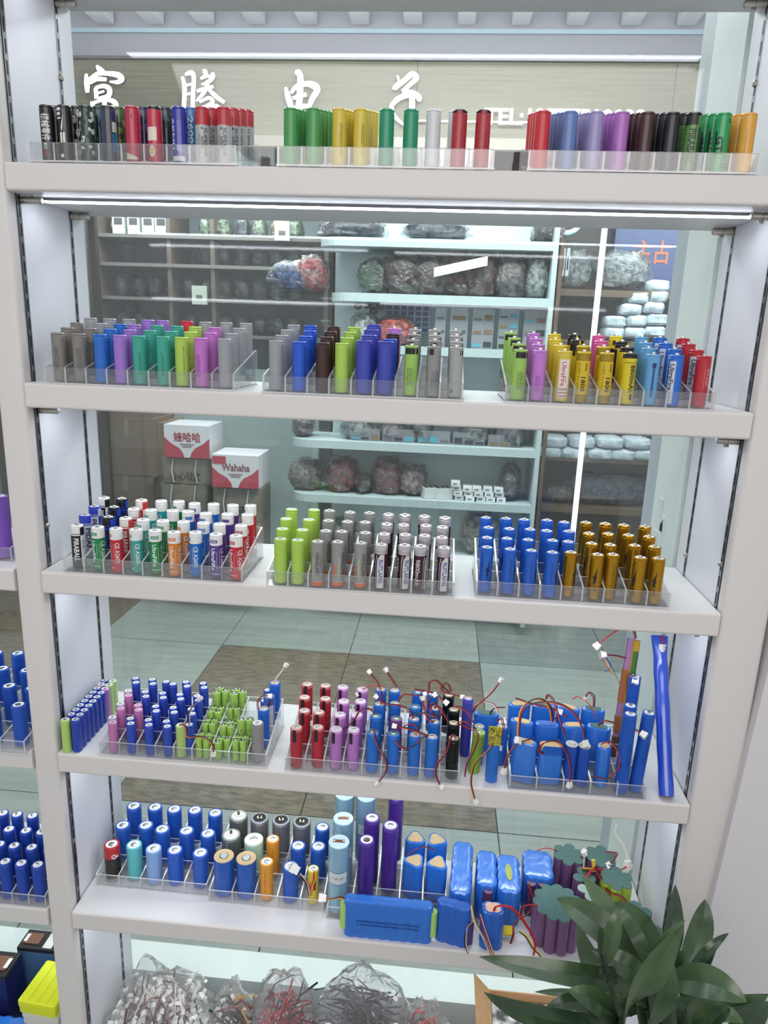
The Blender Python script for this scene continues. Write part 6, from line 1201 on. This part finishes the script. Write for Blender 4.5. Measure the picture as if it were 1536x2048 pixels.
for nm, k, px, rx, rz, col, lab, sd in [('goods_bag', 1, 590, .17, .075, (70, 90, 130), 'clear bag of blue parts at the rounded left end of the second shelf', 1), ('goods_bag', 1, 625, .10, .09, (150, 60, 62), 'clear bag of red parts on the second shelf', 2), ('goods_bag', 1, 740, .09, .085, (50, 84, 60), 'dark green bag on the second shelf of the white rack', 3), ('goods_bag', 1, 800, .13, .12, (66, 44, 44), 'large bag of dark brown parts in the middle of the second shelf', 4),
    ('goods_bag', 1, 858, .11, .10, (70, 46, 44), 'bag of dark brown parts right of the large one', 5), ('goods_bag', 1, 905, .10, .12, (84, 54, 50), 'slumped brown bag under the white stick', 6), ('goods_bag', 1, 952, .10, .13, (92, 62, 58), 'brown shiny bag to the right of the white stick', 7), ('goods_bag', 1, 1010, .10, .14, (96, 92, 90), 'pale clear bag of small cartons on the second shelf', 8), ('goods_bag', 1, 1060, .08, .11, (150, 160, 160), 'clear crumpled bag at the right end of the second shelf', 9),
    ('goods_bag', 0, 700, .20, .05, (74, 80, 92), 'dark bag lying on the top shelf of the white rack', 10), ('goods_bag', 0, 860, .20, .05, (84, 92, 100), 'long grey bag on the top shelf of the white rack', 11), ('goods_bag', 0, 1075, .10, .06, (60, 40, 44), 'brown bag hanging over the top shelf right end', 12),
    ('goods_bag', 2, 790, .13, .075, (214, 96, 80), 'coral red bag on the third shelf of the white rack', 13), ('goods_bag', 2, 730, .09, .08, (196, 206, 206), 'pale bag of white rolls on the third shelf', 14),
    ('goods_bag', 4, 608, .07, .07, (90, 84, 84), 'bag of mixed wires at the rounded end of the fifth shelf', 15), ('goods_bag', 4, 720, .10, .06, (150, 156, 158), 'clear bag on the fifth shelf left part', 16), ('goods_bag', 4, 790, .09, .055, (120, 110, 120), 'clear bag of mixed parts on the fifth shelf', 17), ('goods_bag', 4, 850, .08, .06, (70, 80, 86), 'dark parts bag on the fifth shelf', 18), ('goods_bag', 4, 960, .10, .06, (100, 110, 110), 'clear parts bag on the fifth shelf right part', 19), ('goods_bag', 4, 1030, .10, .065, (90, 100, 108), 'clear parts bag at the right end of the fifth shelf', 20),
    ('goods_bag', 5, 615, .11, .085, (120, 116, 104), 'bag of shiny connectors at the rounded end of the sixth shelf', 21), ('goods_bag', 5, 690, .11, .095, (130, 48, 54), 'bag of red and black wires on the sixth shelf', 22), ('goods_bag', 5, 735, .06, .05, (50, 44, 48), 'small dark bag on the sixth shelf', 23), ('goods_bag', 5, 785, .10, .10, (126, 60, 66), 'bag of red wires in the middle of the sixth shelf', 24), ('goods_bag', 5, 838, .09, .085, (150, 130, 130), 'pale clear bag beside the striped cartons', 25), ('goods_bag', 5, 1040, .07, .10, (90, 92, 110), 'grey knotted bag at the right end of the sixth shelf', 26), ('goods_bag', 6, 990, .14, .13, (150, 158, 150), 'pale bag on the lowest visible shelf', 27), ('goods_bag', 6, 690, .10, .08, (140, 150, 150), 'pale bag at the left of the lowest visible shelf', 28), ('goods_bag', 3, 700, .1, .07, (90, 110, 130), 'blue-grey bag on the fourth shelf of the white rack', 29), ('goods_bag', 3, 860, .1, .07, (140, 130, 120), 'beige bag on the fourth shelf of the white rack', 30)]:
    goods(nm, onW(k, px, 2.86), rx * .8, .085, min(rz * .95, .105), col, lab, 'bag', GB, True, sd, .2)
# white stick lying over the bags
a, c = at(868, 545, 2.74), at(975, 522, 2.74); o = empty('white_stick', a, 'white flat bar lying over the brown bags on the second shelf', 'bar'); b = MB(); d = c - a; b.obox(d / 2, d / 2, (0, .012, 0), Vector((0, 0, .022)), pm((222, 232, 232), .5)); b.build('bar', o)
# sheet with blue squares, black rollers
a, c = at(768, 664, 3.0), at(862, 600, 3.0); o = empty('sample_sheet', (a.x, 3.0, a.z), 'sheet printed with rows of blue squares leaning on the third shelf', 'sheet'); b = MB(); w_, h = c.x - a.x, c.z - a.z; b.box(0, 0, 0, w_, .004, h, pm((190, 200, 214), .5)); b.build('sheet', o); b = MB()
for i in range(6):
    for j in range(6): b.box(w_ * (.04 + .16 * i), -.001, h * (.04 + .16 * j), w_ * (.16 + .16 * i), 0, h * (.16 + .16 * j), pm((66, 84, 150), .5))
b.build('print', o)
for k, (px, py) in enumerate([(716, 611), (735, 609), (747, 622), (760, 611)]):
    a = at(px, py, 2.98); o = empty('black_roller', a, 'black ring-shaped roller on the third shelf, %s of four' % ORD[k], 'roller', 'black rollers on the white rack'); b = MB(); b.lathe([(.008, -.01, DARK), (.022, -.01, DARK), (.022, .01, DARK), (.012, .01, DARK), (.010, .004, pm((120, 120, 120), .5))], 16); q = b.build('ring', o); q.rotation_euler = (PI / 2, 0, 0)
# clear parts drawers
rn = random.Random(8)
for k, (px0, py0, px1, py1) in enumerate([(868, 612, 893, 690), (898, 612, 938, 690), (942, 612, 990, 690), (994, 612, 1040, 692), (1044, 614, 1096, 692), (700, 865, 760, 886), (764, 868, 830, 890), (834, 872, 900, 894), (905, 876, 970, 898), (975, 880, 1040, 900)]):
    a, c = at(px0, py1, 2.78), at(px1, py0, 2.78); o = empty('parts_box', (a.x, 2.78, (WL[2] if k < 5 else WL[4]) + .0015), 'clear compartment box of small parts, number %d along the %s shelf' % (k % 5 + 1, 'third' if k < 5 else 'fifth'), 'box', 'clear compartment boxes on the white rack'); w_, h = c.x - a.x, c.z - a.z; nx, nz = max(1, int(w_ / .05)), max(1, int(h / .05))
    b = MB(); b.box(0, 0, 0, w_, .06, h, FILM2); b.build('box', o); b = MB()
    for i in range(nx):
        for j in range(nz): b.box(w_ * (i + .12) / nx, -.003, h * (j + .1) / nz, w_ * (i + .88) / nx, -.001, h * (j + rn.uniform(.25, .6)) / nz, pm(rn.choice([(60, 70, 74), (90, 100, 104), (40, 44, 48), (120, 100, 70), (70, 150, 170)]), .5))
    b.build('parts', o)
# striped cartons and little white boxes on the sixth shelf
for k, px in enumerate((880, 906)):
    o = empty('striped_carton', onW(5, px, 2.76), 'small white carton with black stripes on the sixth shelf, %s one' % ORD[k], 'carton', 'striped cartons on the white rack', .3); b = MB(); b.box(-.045, 0, 0, .045, .08, .06, pm((206, 210, 210), .5)); b.build('box', o); b = MB()
    for i in range(3): b.box(-.04 + .027 * i, .006, .06, -.018 + .027 * i, .07, .061, DARK)
    b.build('stripes', o)
for k in range(16):
    c, r = k % 5, k // 5; q = onW(5, 938, 2.74) + Vector((.056 * c - .01 * r + rn.uniform(-.003, .003), .0 + rn.uniform(0, .03), .0265 * r))
    o = empty('small_box', q, 'small white box, %s in %s layer of the heap on the sixth shelf' % (ORD[c], ['bottom', 'second', 'third', 'top'][r]), 'box', 'small white boxes heaped on the white rack', 0); b = MB(); b.box(-.0235, 0, 0, .0235, .09, .025, pm((224, 230, 230), .5)); b.build('box', o)
    b = MB(); b.box(-.014, -.001, .008, .008, 0, .016, pm((120, 120, 126), .5)); b.build('label', o)
# wooden cabinet with glass doors on the right
cb = empty('wooden_cabinet', (0, 2.95, 0), 'dark wooden cabinet with glass doors at the right of the opposite shop', 'cabinet'); WD = pm((112, 92, 78), .5, 0, .15, (4, 4, 40)); WDK = pm((78, 74, 72), .6)
b = MB(); b.box(1.16, .40, 0, 2.6, .42, 2.5, WDK); b.build('back', cb)
CZ = [at(1180, y, 2.95).z for y in (578, 680, 914, 1018)]
for z in CZ: b = MB(); b.box(1.16, .03, z - .035, 2.6, .40, z, WD); b.build('shelf', cb)
for x in (1.16, 2.58): b = MB(); b.box(x, .0, 0, x + .02, .40, 2.5, WD); b.build('side', cb)
xs = at(1190, 600, 2.93).x
for x0, x1 in ((1.18, xs), (xs + .03, 2.57)): b = MB(); b.box(x0, -.012, .05, x1, -.006, 2.45, GLASS); b.build('glass_door', cb)
b = MB(); b.box(xs, -.02, .05, xs + .026, .0, 2.5, emit((240, 244, 255), .9)); b.build('lit_strip', cb)
GW = 'white wrapped bundles in the wooden cabinet'
def bundle(px, py, Y, rx, rz, lab, sd, z=None):
    a = at(px, py, Y); o = empty('white_bundle', (a.x, Y, z if z is not None else a.z), lab, 'bundle', GW); blob((0, 0, rz), rx, .09, rz, pm((214, 222, 232), .5, 0, .25, (30, 30, 30)), .10, 20, 12, sd, 4.2, 0, .04, None, .5).build('bundle', o)
lab = 'white wrapped bundle in the cabinet, %s in %s row of the %s pile'
for k, (px, py) in enumerate([(1222, 678), (1262, 678), (1302, 676), (1225, 656), (1266, 654), (1306, 652), (1255, 632), (1300, 628), (1270, 609), (1308, 606), (1310, 586)]):
    bundle(px, py, 3.06, .057, .0315, lab % (['first', 'second', 'third', 'first', 'second', 'third', 'first', 'second', 'first', 'second', 'first'][k], ['bottom', 'bottom', 'bottom', 'second', 'second', 'second', 'third', 'third', 'fourth', 'fourth', 'top'][k], 'upper'), k)
for k, (px, py) in enumerate([(1095, 912), (1142, 914), (1195, 916), (1240, 918), (1285, 918), (1105, 892), (1160, 893), (1215, 894), (1270, 896)]):
    bundle(px, py, 3.05, .074, .032, lab % (ORD[k % 5], 'bottom' if k < 5 else 'second', 'lower'), k + 20)
goods('cloudy_bag', Vector((at(1215, 1002, 3.1).x, 3.12, CZ[3] + .002)), .24, .08, .09, (92, 98, 120), 'large bluish clear bag on the lower cabinet shelf', 'bag', 'bags in the wooden cabinet', True, 41); goods('cloudy_bag', Vector((at(1115, 1006, 3.1).x, 3.12, CZ[3] + .002)), .09, .08, .05, (96, 90, 84), 'dark clear bag at the left of the lower cabinet shelf', 'bag', 'bags in the wooden cabinet', True, 42)
goods('cloudy_bag', Vector((at(1140, 572, 3.1).x, 3.12, CZ[0] + .002)), .10, .08, .10, (140, 146, 148), 'clear bag of white clips on the upper cabinet shelf', 'bag', 'bags in the wooden cabinet', True, 43); goods('cloudy_bag', Vector((at(1240, 574, 3.1).x, 3.12, CZ[0] + .002)), .14, .08, .10, (130, 134, 138), 'clear bag of pale parts right of the lit strip', 'bag', 'bags in the wooden cabinet', True, 44)
a = at(1290, 520, 3.33); o = empty('blue_carton', (a.x, 3.22, CZ[0] + .002), 'dark blue carton with orange characters on the upper cabinet shelf', 'carton'); b = MB(); b.box(-.2, 0, 0, .24, .1, .42, pm((66, 76, 118), .5)); b.build('box', o); b = MB(); flat_text(b, '主占', pm((200, 100, 66), .5), Vector((-.09, -.002, .17)), Vector((1, 0, 0)), Vector((0, 0, 1)), .09, .19, .015); b.build('lettering', o)
for k, px in enumerate((1114, 1124, 1133)):
    a = at(px, 552, 3.02); o = empty('white_clip', (a.x, 3.02, a.z), 'white battery-holder clip hanging in the cabinet, %s of three' % ORD[k], 'clip', 'white clips in the cabinet'); b = MB(); b.box(-.008, 0, 0, .008, .01, .14, pm((220, 222, 224), .5)); b.build('bar', o); b = MB(); b.box(-.004, -.001, .03, .004, 0, .10, DARK); b.build('slot', o)
o = empty('neon_tube', (0, 2.95, 0), 'glowing cyan neon tube above the right end of the white rack', 'lamp'); b = MB(); b.tube(smooth_line([at(1095, 458, 2.95) - Vector((0, 2.95, 0)), at(1125, 466, 2.95) - Vector((0, 2.95, 0)), at(1150, 460, 2.95) - Vector((0, 2.95, 0)), at(1165, 440, 2.95) - Vector((0, 2.95, 0))], 6), .012, emit((30, 190, 230), 1.0), 8); b.build('tube', o)
